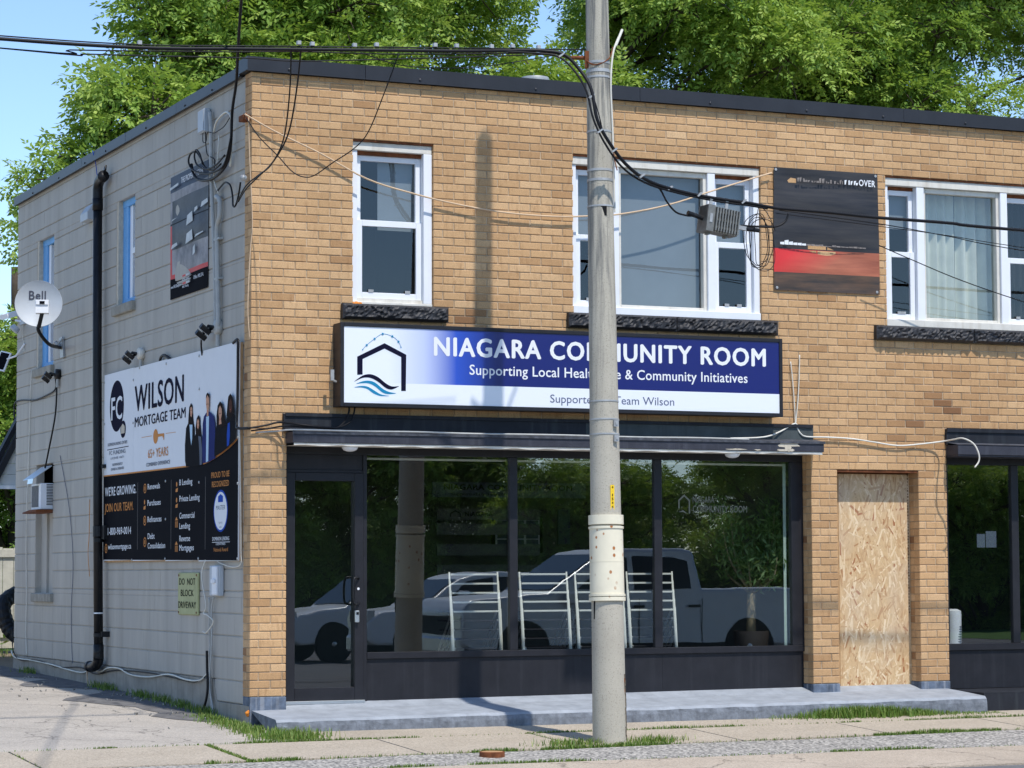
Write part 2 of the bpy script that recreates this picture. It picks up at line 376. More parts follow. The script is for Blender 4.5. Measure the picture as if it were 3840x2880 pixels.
# ------------------------------------------------------------------ ground
def gz(y):
    P = [(-400,-.62),(-40,-.5),(-14,-.44),(-5.2,-.42),(-4.55,-.42),(-.65,-.225),(.93,-.151),(2.78,-.087),(5.29,-.045),(8.36,.003),(14,.08),(30,.2),(400,.4)]
    for (a, za), (b, zb) in zip(P, P[1:]):
        if y <= b: return za+(zb-za)*(y-a)/(b-a)
    return P[-1][1]
def strip(name, x0, x1, ya, yb, up, mat, nx=1, kind='structure', wob=0.0, seed=1):
    """a ground sheet following the terrain; ya / yb may be functions of x"""
    r = random.Random(seed); mb = MB(); fa = ya if callable(ya) else (lambda x: ya); fb = yb if callable(yb) else (lambda x: yb)
    ys = [0, .25, .5, .75, 1.0] if not (callable(ya) or callable(yb)) else [0, .5, 1]
    brk = [-40,-14,-5.2,-4.55,-.65,.93,2.78,5.29,8.36,14,30]
    rows = []
    for i in range(nx+1):
        x = x0+(x1-x0)*i/nx; a = fa(x)+r.uniform(-wob, wob); b = fb(x)+r.uniform(-wob, wob)
        yy = sorted(set([a, b]+[q for q in brk if min(a,b)+.02 < q < max(a,b)-.02])) if not callable(ya) and not callable(yb) and not wob else [a+(b-a)*t for t in ys]
        rows.append([(x, y, gz(y)+up) for y in yy])
    n = len(rows[0]); V = [p for q in rows for p in q]
    mb.add(V, [(i*n+j, (i+1)*n+j, (i+1)*n+j+1, i*n+j+1) for i in range(nx) for j in range(n-1)])
    o = mb.build(name, mat); return tag(o, kind=kind)
lineA = lambda x: -1.455+.033*x
lineB = lambda x: -2.64+.062*x
ground = strip("ground", -300, 300, -400, 400, 0, M['soil'])
strip("street", -120, 160, -13.4, -4.55, .004, M['asphalt'], 4)
strip("parking_lot", -60, 80, -30, -13.5, .004, M['asphalt'], 4)
strip("lawn", -80, 120, -70, -30.2, .006, M['lawn'], 4)
strip("back_yard_lawn", -6, 9, 14.5, 40, .006, M['lawn'], 4)
mb = MB(); ys = [-1.45,-.65,.93,2.78,5.29,8.36,13.8]; xs = [-9, -3, .06]
mb.add([(x, (lineA(x)+.01 if k == 0 else y), gz(y)+.004) for x in xs for k, y in enumerate(ys)], [(i*7+j, i*7+7+j, i*7+8+j, i*7+j+1) for i in range(2) for j in range(6)])
tag(mb.build("driveway", M['drive']), kind='structure')
# darker worn asphalt along the foot of the side wall
mb = MB(); r_ = random.Random(4); V = []
for k in range(40):
    y = .3+k*.34; w = .42+.2*math.sin(k*.9)+r_.uniform(-.15, .15)+(.25 if 3 < k < 10 else 0)
    V += [(-.0-w if k else -.2, y, gz(y)+.008), (.058, y, gz(y)+.008)]
mb.add(V, [(2*i, 2*i+1, 2*i+3, 2*i+2) for i in range(39)])
tag(mb.build("asphalt_patch", M['patch']), kind='structure')
# public sidewalk in slabs with open joints, the narrow strip behind it, the gravelly verge and the kerb
for i, (xa, xb) in enumerate(((-12, -5.6), (-5.58, -4.1), (-4.08, -2.5), (-2.48, -.83), (-.79, .72), (.74, 2.2), (2.22, 3.8), (3.82, 5.4), (5.42, 7.0), (7.02, 8.6), (8.62, 16))):
    g = .018
    mb = MB(); a0, a1 = lineA(xa)-g, lineA(xb)-g; b0, b1 = lineB(xa)+g*1.5, lineB(xb)+g*1.5
    mb.prism([(xa, b0, gz(b0)-.05), (xb, b1, gz(b1)-.05), (xb, a1, gz(a1)-.05), (xa, a0, gz(a0)-.05)], (0, 0, .062))
    tag(mb.build("sidewalk_slab", M['walk']), kind='structure')
mb = MB(); mb.add([(-.02+.1, lineA(.08)+.02, gz(-1.4)+.006), (12, lineA(12)+.02, gz(-1.1)+.006), (12, -.6, gz(-.6)+.006), (.08, -.6, gz(-.6)+.006)], [(0, 1, 2, 3)])
tag(mb.build("sidewalk_strip", M['walk']), kind='structure')
strip("gravel_verge", -12, 16, lambda x: -3.37+.006*math.sin(x*3), lambda x: lineB(x)-.03+.02*math.sin(x*2.3), .008, M['gravel'], 60, wob=.02)
mb = MB(); mb.prism([(-14, -4.53, gz(-4.5)-.05), (18, -4.53, gz(-4.5)-.05), (18, -3.42, gz(-3.42)-.05), (-14, -3.42, gz(-3.42)-.05)], (0, 0, .065))
tag(mb.build("kerb", M['kerb']), kind='structure')
# crack lines in the kerb apron
# front step (one painted concrete slab, sloping out)
st = thing("entrance_step", "blue grey painted concrete step running along the shopfront", "step", (3.8, -.3, -.25))
mb = MB(); nx = 60; V = []; r_ = random.Random(11)
prof = [(.22, None), (0.0, None), (-.35, None), (-.672, None), (-.7, -.022), (-.71, -.06), (-.715, -.25)]
for i in range(nx+1):
    x = .075+(7.5-.075)*i/nx
    for k, (y, dz) in enumerate(prof):
        zt = -.062+.0062*x
        if y >= 0: z = zt+.055*(y/.22)
        else: z = zt-.052*(-y/.7)
        z += r_.uniform(-.002, .002) if 0 < k < 4 else 0
        yy = y+(r_.uniform(-.006, .006) if k in (3, 4, 5) else 0)
        if dz is not None: z = zt-.052+dz+(0 if k > 5 else r_.uniform(-.004, .004)); z = max(z, -.3)
        V.append((x, yy, z))
n = len(prof)
mb.add(V, []);
for i in range(nx):
    for j in range(n-1):
        mb.f.append((i*n+j, i*n+j+1, (i+1)*n+j+1, (i+1)*n+j)); mb.m.append(1 if j >= 4 else 0); mb.t.append(.5)
mb.f.append(tuple(range(n-1, -1, -1))); mb.m.append(1); mb.t.append(.5)
mb.f.append(tuple(range(nx*n, nx*n+n))); mb.m.append(1); mb.t.append(.5)
mb.build("step_slab", [M['step'], M['stepface']], st)
mb = MB(); mb.box(7.52, 13, -.62, .2, -.3, -.035)
bs2 = mb.build("dark_step", M['upper']); tag(bs2, "dark asphalt coloured step in front of the right hand shop", "step")

# ------------------------------------------------------------------ the building
B = thing("commercial_building", "two storey tan brick and grey block building with shops at street level", "building", (.06, 0, 0))
X0, X1, ZT = .055, 13.0, 5.78
BH, BL = .0737, .2265
zr = lambda k: .06+BH*k
OPEN = [(1.045, 1.855, zr(49), zr(70)), (3.312, 5.386, zr(49), zr(70)), (6.845, 8.93, zr(49), zr(70)),
        (.40, 5.93, -1, zr(32)), (6.23, 7.19, -1, zr(29)), (7.53, 14, -1, zr(32))]
def brick_rows(mb, x0, x1, z0, z1, opens, seed=3):
    r = random.Random(seed); k = 0
    while zr(k) < z1-.01:
        za, zb = zr(k)+.004, min(zr(k+1)-.004, z1); zc = (za+zb)/2
        segs = [(x0, x1)]
        for (a, b, c, d) in opens:
            if c < zc < d:
                out = []
                for p, q in segs:
                    if b <= p or a >= q: out.append((p, q)); continue
                    if a > p: out.append((p, a))
                    if b < q: out.append((b, q))
                segs = out
        off = .138+(BL/2 if (k % 2) else 0)-BL*3
        for p, q in segs:
            if zb-za < .02: continue
            i = int((p-off)//BL)
            while off+i*BL < q-.004:
                a, b = max(p, off+i*BL+.0045), min(q, off+(i+1)*BL-.0045)
                if off+i*BL <= p: a = p
                if off+(i+1)*BL >= q: b = q
                i += 1
                if b-a < .012: continue
                t = min(1, max(0, r.gauss(.60, .10)))
                if r.random() < .025: t = r.uniform(.2, .38)
                xm = (a+b)/2
                if 6.7 < xm < 8.4 and 2.45 < zc < 3.3: t -= .35*max(0, 1-abs(xm-7.55)/.9)*r.uniform(.5, 1.2)
                if 1.9 < xm < 2.3 and 3.3 < zc < 3.7: t -= .25
                if zr(69) < zc < zr(71) : t -= .14
                if k < 3: t -= .12
                t = min(1, max(0, t))
                y = r.uniform(-.0015, .0015); c = .0045
                V = [(a+c,y,za+c),(b-c,y,za+c),(b-c,y,zb-c),(a+c,y,zb-c),(a,y+c,za),(b,y+c,za),(b,y+c,zb),(a,y+c,zb),(a,.1,za),(b,.1,za),(b,.1,zb),(a,.1,zb)]
                mb.add(V, [(0,1,2,3),(4,5,1,0),(5,6,2,1),(6,7,3,2),(7,4,0,3),(8,9,5,4),(9,10,6,5),(10,11,7,6),(11,8,4,7)], 0, t)
        k += 1
def cut_boxes(mb, x0, x1, z0, z1, opens, ya, yb, m):
    xs = sorted(set([x0, x1]+[min(max(v, x0), x1) for o in opens for v in o[:2]])); zs = sorted(set([z0, z1]+[min(max(v, z0), z1) for o in opens for v in o[2:]]))
    for i in range(len(xs)-1):
        run = None
        for j in range(len(zs)-1):
            xc, zc = (xs[i]+xs[i+1])/2, (zs[j]+zs[j+1])/2
            solid = not any(a < xc < b and c < zc < d for a, b, c, d in opens)
            if solid and run is None: run = zs[j]
            if (not solid or j == len(zs)-2) and run is not None:
                mb.box(xs[i], xs[i+1], ya, yb, run, zs[j+1] if solid else zs[j], m); run = None
mb = MB()
brick_rows(mb, X0, X1, .06, ZT, OPEN)
# mortar bed behind the face, set back from every reveal by 2 mm
cut_boxes(mb, X0+.006, X1, .06, ZT, [(a-.006, b+.006, c-.006, d+.004) for a, b, c, d in OPEN], .007, .098, 1)
# brick return on the side wall (alternate headers)
r_ = random.Random(5); k = 0
while zr(k) < ZT-.03:
    za, zb = zr(k)+.004, min(zr(k+1)-.004, ZT); t = min(1, max(0, r_.gauss(.55, .2)))
    if k % 2: mb.box(X0, .155, .1025, .2, za, zb, 0, t)
    else: mb.box(X0+.0005, .155, .1002, .1985, za, zb, 0, t)
    k += 1
mb.box(X0+.006, .15, .0985, .199, .06, ZT, 1)
# deeper brick reveals: pier flank at the shopfront, both flanks and the head of the boarded doorway
k = 0
while zr(k) < zr(32)-.01:
    za, zb = zr(k)+.004, zr(k+1)-.004; t = min(1, max(0, r_.gauss(.5, .2)))
    mb.box(5.93, 6.02, .1025, .2, za, zb, 0, t); mb.box(.31, .40, .1025, .2, za, zb, 0, t); mb.box(7.44, 7.53, .1025, .2, za, zb, 0, t)
    if k < 29:
        mb.box(6.14, 6.23, .1025, .2, za, zb, 0, t); mb.box(7.19, 7.28, .1025, .2, za, zb, 0, t)
    k += 1
for xa, xb in ((5.936, 6.015), (.315, .394), (7.445, 7.524)): mb.box(xa, xb, .1, .195, .06, zr(32), 1)
for xa, xb in ((6.145, 6.224), (7.196, 7.275)): mb.box(xa, xb, .1, .195, .06, zr(29), 1)
mb.build("brick_wall", [M['brick'], M['mortar']], B)
# painted stone feet of the piers
mb = MB(); r_ = random.Random(8)
for xa, xb in ((.057, .402), (5.925, 6.235), (7.185, 7.535)):
    MB().cbox(xa, xb, -.006, .205, -.3, .058, .006).build("pier_foot", M['foot'], B)
# steel angle over the openings
mb = MB()
for a, b, c, d in OPEN[:3]: MB().box(a+.002, b-.002, .012, .097, d-.014, d+.003).build("steel_lintel", M['rust'], B)
MB().box(6.232, 7.188, .012, .2, zr(29)-.02, zr(29)+.003).build("steel_lintel", M['rust'], B)

# side wall in concrete block
SO = [(3.96, 4.70, 4.055, 5.19), (7.49, 8.32, 3.64, 5.19), (7.43, 8.275, .955, 2.48)]
mb = MB(); r_ = random.Random(9); CH = .2052
k = -1
while .19+CH*k < ZT-.02:
    za, zb = .19+CH*k+.005, min(.19+CH*(k+1)-.005, ZT); zc = (za+zb)/2
    ye = 1.06 if k < 0 else 9.35
    cuts = sorted(set([c for o in SO for c in o[2:] if za+.01 < c < zb-.01])); bands = list(zip([za]+cuts, cuts+[zb]))
    for ba, bb in bands:
        bc = (ba+bb)/2; sg = [(.2005, ye)]
        for a, b, c, d in SO:
            if c < bc < d:
                out = []
                for p, q in sg:
                    if b <= p or a >= q: out.append((p, q)); continue
                    if a > p: out.append((p, a))
                    if b < q: out.append((b, q))
                sg = out
        off = .473+(.2032 if k % 2 else 0)-.8128*2
        for p, q in sg:
            i = int((p-off)//.4064)
            while off+i*.4064 < q-.004:
                a, b = max(p, off+i*.4064+.0005), min(q, off+(i+1)*.4064-.0005)
                if off+i*.4064 <= p: a = p
                if off+(i+1)*.4064 >= q: b = q
                i += 1
                if b-a < .01: continue
                x = .06+r_.uniform(-.0012, .0012); c = .004; t = r_.random(); e = .16
                vj = r_.choice((0, 0, .1, .3)); V = [(x,a+c*vj,ba+c*1.3),(x,b-c*vj,ba+c*1.3),(x,b-c*vj,bb-c*1.3),(x,a+c*vj,bb-c*1.3),(x+c,a,ba),(x+c,b,ba),(x+c,b,bb),(x+c,a,bb),(e,a,ba),(e,b,ba),(e,b,bb),(e,a,bb)]
                mb.add(V, [(3,2,1,0),(0,1,5,4),(1,2,6,5),(2,3,7,6),(3,0,4,7),(4,5,9,8),(5,6,10,9),(6,7,11,10),(7,4,8,11)], 0, t)
    k += 1
def cut_boxes_side(mb, opens, xa, xb, m):
    ys = sorted(set([.2, 9.348]+[v for o in opens for v in o[:2]])); zs = sorted(set([.19, ZT]+[v for o in opens for v in o[2:]]))
    for i in range(len(ys)-1):
        for j in range(len(zs)-1):
            yc, zc = (ys[i]+ys[i+1])/2, (zs[j]+zs[j+1])/2
            if not any(a < yc < b and c < zc < d for a, b, c, d in opens): mb.box(xa, xb, ys[i], ys[i+1], zs[j], zs[j+1], m)
cut_boxes_side(mb, [(a-.004, b+.004, c-.004, d+.004) for a, b, c, d in SO], .071, .158, 0)
mb.box(.071, .158, .2, 1.058, -.015, .19, 0)
mb.build("block_wall", M['block'], B)
mb = MB(); V = []; r_ = random.Random(2)
for i in range(70):
    y = .02+9.34*i/69; V += [(.058, y, -.4), (.052+r_.uniform(-.004, .004), y, -.06), (.052+r_.uniform(-.004, .004), y, .183+r_.uniform(-.004, .002)-(.205 if y < 1.06 else 0)), (.075, y, .187-(.205 if y < 1.06 else 0))]
mb.add(V, [(4*i+j, 4*i+j+1, 4*i+5+j, 4*i+4+j) for i in range(69) for j in range(3)])
mb.build("foundation", M['found'], B)
# back and right walls, roof slab, parapet coping
mb = MB(); mb.box(.16, 13, 9.2, 9.35, -.3, ZT); mb.box(12.85, 13, .1, 9.2, -.3, ZT)
mb.build("rear_wall", M['block'], B)
mb = MB(); mb.box(.16, 12.85, .1, 9.2, 5.45, 5.6)
mb.build("roof", M['upper'], B)
mb = MB(); r_ = random.Random(1)
xs = [-.005, 1.15, 4.02, 7.05, 9.6, 13.05]
for a, b in zip(xs, xs[1:]):
    z = 5.916+r_.uniform(-.002, .002)
    mb.box(a+.002, b-.002, -.045+r_.uniform(-.002, .002), .24, 5.79, z); mb.box(a+.002, b-.002, -.055, -.046, 5.778, 5.792)
ys = [.245, 2.3, 4.2, 6.05, 7.7, 9.4]
for a, b in zip(ys, ys[1:]):
    mb.box(.012+r_.uniform(-.002, .002), .26, a+.002, b-.002, 5.772, 5.872+r_.uniform(-.002, .002)); mb.box(.004, .0115, a+.002, b-.002, 5.762, 5.778)
mb.box(.26, 12.9, 9.15, 9.4, 5.76, 5.87)
for x in (.4, 1.7, 2.9, 3.6, 4.8, 5.9, 6.8, 7.8, 8.7): mb.lathe([(0, .012), (.006, .012), (.009, .006)], (x, -.046, 5.815), (0, -1, 0), 8)
for y in (1.1, 2.0, 3.4, 5.0, 5.9, 7.1, 8.4): mb.lathe([(0, .012), (.006, .012), (.009, .006)], (.012, y, 5.795), (-1, 0, 0), 8)
mb.build("parapet_coping", M['coping'], B)

# ---- upstairs windows on the front
def pane(parent, x0, x1, z0, z1, y, mat=None):
    mb = MB(); mb.add([(x0, y, z0), (x1, y, z0), (x1, y, z1), (x0, y, z1)], [(0, 1, 2, 3)]); return mb.build("pane", mat or M['glass'], parent)
def ring(mb, x0, x1, z0, z1, w, ya, yb, m=0, wb=None, wt=None):
    wb = wb or w; wt = wt or w
    mb.cbox(x0, x0+w, ya, yb, z0, z1, .003, m); mb.cbox(x1-w, x1, ya, yb, z0, z1, .003, m)
    mb.cbox(x0+w+.0005, x1-w-.0005, ya+.001, yb, z0, z0+wb, .003, m); mb.cbox(x0+w+.0005, x1-w-.0005, ya+.001, yb, z1-wt, z1, .003, m)
def sash_window(mb, x0, x1, z0, z1, zm, y):
    """hung sash: two lights with a meeting rail"""
    ring(mb, x0, x1, zm-.02, z1, .052, y+.03, y+.07); ring(mb, x0, x1, z0, zm+.03, .058, y, y+.035)
    mb.box(x0+.12, x0+.17, y-.004, y+.002, z0+.058, z0+.085, 1); mb.box(x1-.17, x1-.12, y-.004, y+.002, z0+.058, z0+.085, 1)
Zs, Zh = zr(49), zr(70)
def window_single():
    mb = MB()
    mb.cbox(1.05, 1.105, .05, .16, Zs+.03, Zh-.095, .004); mb.cbox(1.765, 1.85, .03, .16, Zs+.03, Zh-.095, .004)
    mb.cbox(1.05, 1.85, .035, .16, Zh-.093, Zh-.016, .004, 2); mb.box(1.10, 1.77, .085, .16, Zh-.13, Zh-.094, 3)
    mb.cbox(1.05, 1.85, .02, .16, Zs+.003, Zs+.028, .004, 2)
    sash_window(mb, 1.106, 1.764, Zs+.065, Zh-.13, 4.445, .075)
    mb.box(1.08, 1.8, .06, .16, Zs+.029, Zs+.064, 2)
    f = mb.build("window", [M['white'], M['steel'], M['whiteold'], M['rust']], B); f["label"] = "single white sash window near the corner"
    pane(f, 1.155, 1.715, 4.47, Zh-.185, .125); pane(f, 1.16, 1.71, Zs+.12, 4.42, .092); return f
w1_ = window_single()
def window_triple(x0, x1, xa, xb, xc, xd, old, label):
    """side sashes either side of a fixed light: xa..xb and xc..xd are the mullions"""
    mb = MB(); fm = 2 if old else 0
    mb.cbox(x0+.004, x0+.05, .04, .16, Zs+.03, Zh-.095, .004); mb.cbox(x1-.07, x1-.004, .03, .16, Zs+.03, Zh-.095, .004)
    mb.cbox(x0+.004, x1-.004, .025, .16, Zh-.093, Zh-.016, .004, 2); mb.cbox(x0+.004, x1-.004, .012, .16, Zs+.003, Zs+.075, .004, 2 if old else 0)
    mb.cbox(xa, xb, .03, .16, Zs+.076, Zh-.094, .004); mb.cbox(xc, xd, .03, .16, Zs+.076, Zh-.094, .004, 0)
    ring(mb, xb+.001, xc-.001, Zs+.077, Zh-.095, .035, .06, .13, 2, .03, .05)
    mb.box(x0+.051, xa-.001, .1, .16, Zh-.13, Zh-.095, 3); mb.box(xd+.001, x1-.071, .1, .16, Zh-.13, Zh-.095, 3)
    sash_window(mb, x0+.051, xa-.001, Zs+.078, Zh-.131, 4.42, .075); sash_window(mb, xd+.001, x1-.071, Zs+.078, Zh-.131, 4.42, .075)
    f = mb.build("window", [M['white'], M['steel'], M['whiteold'], M['rust']], B); f["label"] = label
    pane(f, xb+.03, xc-.03, Zs+.1, Zh-.14, .11, M['clearglass'] if old else None)
    for a, b in ((x0+.051, xa-.001), (xd+.001, x1-.071)):
        pane(f, a+.05, b-.05, 4.45, Zh-.18, .125); pane(f, a+.055, b-.055, Zs+.13, 4.4, .092)
    return f
w2_ = window_triple(3.312, 5.386, 3.76, 3.82, 4.80, 4.885, False, "wide three part white window behind the pole")
wR = window_triple(6.845, 8.93, 7.235, 7.325, 8.265, 8.35, True, "wide three part window with pale curtains")
def blind(x0, x1, z0, z1, par, y=.19): MB().box(x0, x1, y, y+.004, z0, z1).build("blind", M['blindgrey'], par)
blind(1.36, 1.74, 4.40, 5.1, w1_); blind(3.83, 4.79, 3.75, 5.1, w2_); blind(3.37, 3.755, 4.40, 5.1, w2_); blind(4.89, 5.31, 4.40, 5.1, w2_); blind(6.9, 7.23, 4.7, 5.1, wR)
# rock faced black sills
def rock_sill(x0, x1, name="window_sill"):
    mb = MB(); r = random.Random(int(x0*100)); nx = int((x1-x0)/.022); nz = 7; V = []
    for i in range(nx+1):
        for j in range(nz+1):
            u = i/nx; e = min(1, min(i, nx-i)/1.5)*min(1, min(j, nz-j)/1.0)
            V.append((x0+(x1-x0)*u, -.05-.045*e*(.45+.55*r.random()), zr(49)-.145+.143*j/nz))
    mb.add(V, [(i*(nz+1)+j, (i+1)*(nz+1)+j, (i+1)*(nz+1)+j+1, i*(nz+1)+j+1) for i in range(nx) for j in range(nz)])
    zt, zb = zr(49)-.002, zr(49)-.145
    mb.add([(x0,-.05,zt),(x1,-.05,zt),(x1,.09,zt),(x0,.09,zt),(x0,-.05,zb),(x1,-.05,zb),(x1,.09,zb),(x0,.09,zb)], [(0,1,2,3),(7,6,5,4),(0,3,7,4),(1,5,6,2)])
    return mb.build(name, M['sill'], B)
rock_sill(.925, 1.985); rock_sill(3.235, 4.405); rock_sill(4.411, 5.54); rock_sill(6.685, 7.86); rock_sill(7.866, 9.1)

def foam(c, s_, seed):
    r = random.Random(seed); mb = MB()
    for k in range(7):
        p = Vector(c)+Vector((r.gauss(0, s_), r.gauss(0, s_*.3), r.gauss(0, s_*.35))); mb.lathe([(-.018, .004), (-.01, .016), (.004, .02), (.014, .013), (.018, .002)], p, (r.gauss(0, 1), r.gauss(0, 1), r.gauss(0, 1)+.01), 8)
    return mb.build("foam_filler", M['foam'], B, True)
foam((1.085, .02, Zs+.004), .02, 3); foam((.065, .03, -.09), .022, 5)
# ---- shopfronts
def frame_member(mb, *a): mb.cbox(*a, .003)
GZ0, GZ1 = .44, 2.275
def pane2(parent, x0, x1, z0, z1, y, name="pane", turn=0.0):
    mb = MB(); mb.add([(x0, y, z0), (x1, y+(x1-x0)*turn, z0), (x1, y+(x1-x0)*turn, z1), (x0, y, z1)], [(0, 1, 2, 3)]); return mb.build(name, M['shopglass'], parent)
mb = MB()
frame_member(mb, .402, 5.928, .17, .25, 2.275, 2.40)            # head
frame_member(mb, .402, .452, .172, .25, -.02, 2.274)            # left jamb
frame_member(mb, 1.213, 1.251, .172, .25, -.02, 2.274)
for a, b in ((2.705, 2.787), (4.254, 4.338), (5.794, 5.928)): frame_member(mb, a, b, .168, .25, .44, 2.274)
frame_member(mb, 1.2515, 5.928, .166, .25, .379, .4395)         # sill rail
frame_member(mb, .4525, 1.2125, .174, .25, 2.105, 2.13)
sf = mb.build("shopfront_frame", M['black'], B)
mb = MB(); mb.box(1.2525, 4.338, .19, .24, -.02, .3785); mb.box(4.3405, 5.928, .19, .24, -.02, .3785); mb.box(4.3385, 4.3402, .1915, .24, -.02, .3785)
mb.box(1.2525, 5.928, .184, .1895, -.02, .008)
mb.build("kick_panel", M['blackpanel'], B)
mb = MB(); mb.box(.4525, 1.2125, .19, .23, 2.131, 2.274); mb.build("transom_panel", M['blackpanel'], B)
for a, b in ((1.2512, 2.7048), (2.7872, 4.2538), (4.3382, 5.7938)): pane2(sf, a, b, GZ0, 2.274, .195)
mb = MB(); ring(mb, .4535, 1.2115, .006, 2.104, .086, .16, .215, 0, .118, .075)
door = mb.build("door", M['black'], B); door["label"] = "black framed glass shop door"
pane2(door, .54, 1.125, .125, 2.028, .192, "pane", .03)
mb = MB(); mb.tube(spline([(1.165, .16, 1.125), (1.13, .115, 1.135), (1.095, .1, 1.12), (1.085, .095, 1.05), (1.085, .095, .95), (1.095, .1, .9), (1.13, .115, .885), (1.165, .16, .895)], 4), .011, 8)
mb.build("handle", M['abs'], door, True)
mb = MB(); mb.lathe([(0, .012), (.004, .012)], (1.16, .159, 1.03), (0, -1, 0), 12, 0); mb.cbox(1.12, 1.16, .125, .159, .72, .83, .005, 1); mb.box(1.128, 1.152, .122, .126, .79, .815, 2)
mb.build("lock", [M['white'], M['chrome'], M['dark']], door)
mb = MB(); mb.cbox(.42, 1.215, .12, .2, -.025, .005, .003); mb.build("door_threshold", M['chrome'], B)
MB().box(.5, 5.78, .27, .275, 2.236, 2.256).build("head_strip", M['whiteold'], B)  # thin pale strip just behind the top of the panes
MB().box(5.752, 5.785, .262, .268, .44, 2.26).build("edge_trim", plain("pale_green_trim", lin(186,204,190), .6), B)
# canopy over the shopfront
mb = MB()
mb.box(.36, 3.42, -.035, .006, 2.47, 2.632, 0); mb.box(3.4205, 5.94, -.033, .006, 2.47, 2.63, 4); mb.box(.375, 5.93, -.05, -.036, 2.61, 2.64, 0)
mb.cbox(.39, 5.955, -.215, .15, 2.36, 2.462, .004, 1)
mb.add([(.385,-.222,2.463),(5.96,-.222,2.463),(5.96,-.036,2.49),(.385,-.036,2.49)], [(0,1,2,3)], 2); mb.box(.383, 5.962, -.226, -.216, 2.44, 2.4635, 2)
V = []; r_ = random.Random(3); n_ = 90
for i in range(n_+1):
    x = .40+5.54*i/n_; V += [(x, -.205, 2.359), (x, -.205, 2.338+.004*math.sin(i*1.1)+r_.uniform(-.002, .002)), (x, .165, 2.345)]
mb.add(V, [(3*i+j, 3*i+j+1, 3*i+4+j, 3*i+3+j) for i in range(n_) for j in range(2)], 3)
cp = mb.build("canopy", [M['upper'], M['blackpaint'], M['flash'], M['whiteold'], plain("greyed_fascia", lin(72,78,78), .65, var=.25, vs=4, streak=.4, dirt=lin(40,42,46))], B)
for x in (.98, 4.98):
    mb = MB(); mb.lathe([(0, .075), (.02, .075), (.04, .06), (.052, .03), (.055, .0)], (x, -.1, 2.345), (0, 0, -1), 20); mb.build("soffit_light", M['white'], cp, True)
r_ = random.Random(21); mb = MB(); q_ = 0
for cx, cz, rx, rz, in ((5.50, 2.425, .06, .03), (5.60, 2.432, .06, .026), (5.54, 2.40, .03, .035), (5.47, 2.372, .05, .01), (5.55, 2.385, .02, .03), (4.96, 2.372, .08, .006), (5.2, 2.37, .03, .006), (5.58, 2.375, .03, .012)):
    q_ += 1; P = [(cx+rx*1.35*(.6+.6*r_.random())*math.cos(2*math.pi*k/11), -.2165-.0004*q_, cz+rz*1.2*(.6+.6*r_.random())*math.sin(2*math.pi*k/11)) for k in range(11)]; mb.poly(P)
mb.build("bare_paint_patch", M['cream'], cp)
# second shop
mb = MB()
frame_member(mb, 7.532, 13, .17, .25, 2.275, 2.40); frame_member(mb, 7.532, 7.655, .172, .25, .44, 2.274)
for a, b in ((8.436, 8.523), (9.9, 9.98), (11.4, 11.48)): frame_member(mb, a, b, .168, .25, .43, 2.274)
frame_member(mb, 7.532, 13, .166, .25, .36, .4295)
sf2 = mb.build("shopfront_frame", M['black'], B)
mb = MB(); mb.box(7.532, 13, .19, .24, -.03, .3595); mb.build("kick_panel", M['blackpanel'], B)
for a, b in ((7.6552, 8.4358), (8.5232, 9.8998), (9.9802, 11.3998)): pane2(sf2, a, b, .43, 2.274, .195)
mb = MB()
mb.box(7.515, 13, -.035, .006, 2.47, 2.632, 0); mb.box(7.515, 13, -.05, -.036, 2.6, 2.64, 0)
mb.cbox(7.53, 13, -.215, .15, 2.36, 2.462, .004, 1); mb.add([(7.525,-.222,2.463),(13,-.222,2.463),(13,-.036,2.49),(7.525,-.036,2.49)], [(0,1,2,3)], 2)
mb.box(7.54, 13, -.2, .165, 2.345, 2.3595, 1)
mb.build("canopy", [M['upper'], M['blackpaint'], M['flash']], B)

# ---- rooms behind the glass
mb = MB()
def room(mb, x0, x1, y0, y1, z0, z1, wall, floor):
    V = [(x0,y0,z0),(x1,y0,z0),(x1,y1,z0),(x0,y1,z0),(x0,y0,z1),(x1,y0,z1),(x1,y1,z1),(x0,y1,z1)]
    mb.add(V, [(3,2,6,7),(0,4,7,3),(1,2,6,5),(4,5,6,7)], wall); mb.add(V[:4], [(0,1,2,3)], floor)
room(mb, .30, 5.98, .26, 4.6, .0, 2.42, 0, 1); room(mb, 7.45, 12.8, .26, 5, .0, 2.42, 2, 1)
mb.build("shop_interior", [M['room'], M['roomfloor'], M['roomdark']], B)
mb = MB()
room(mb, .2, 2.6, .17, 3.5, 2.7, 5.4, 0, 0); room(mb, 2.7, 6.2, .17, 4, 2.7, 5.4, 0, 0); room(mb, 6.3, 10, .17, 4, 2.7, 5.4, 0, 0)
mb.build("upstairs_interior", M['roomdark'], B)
def curtain(name, x0, x1, z0, z1, y, folds, amp=.035, par=None, mat=None, seed=1):
    mb = MB(); n = folds*8; r = random.Random(seed); ph = [r.uniform(-.3, .3) for _ in range(n+1)]; V = []
    for i in range(n+1):
        for zz, k in ((z0, 1.15), ((z0+z1)/2, 1), (z1, .8)):
            V.append((x0+(x1-x0)*i/n, y+amp*k*math.sin(i/8*2*math.pi+ph[i]*.8), zz))
    mb.add(V, [(i*3+j, i*3+3+j, i*3+4+j, i*3+1+j) for i in range(n) for j in range(2)])
    return smooth_by_angle(mb.build(name, mat or M['curtain'], par), 60)
curtain("curtain", 7.34, 7.86, 3.72, 5.3, .30, 5, .03, wR, None, 3); curtain("curtain", 7.89, 8.42, 3.72, 5.3, .33, 4, .04, wR, None, 5)
curtain("curtain", 8.46, 8.8, 3.72, 5.3, .33, 4, .03, wR, M['roomdark'], 6)

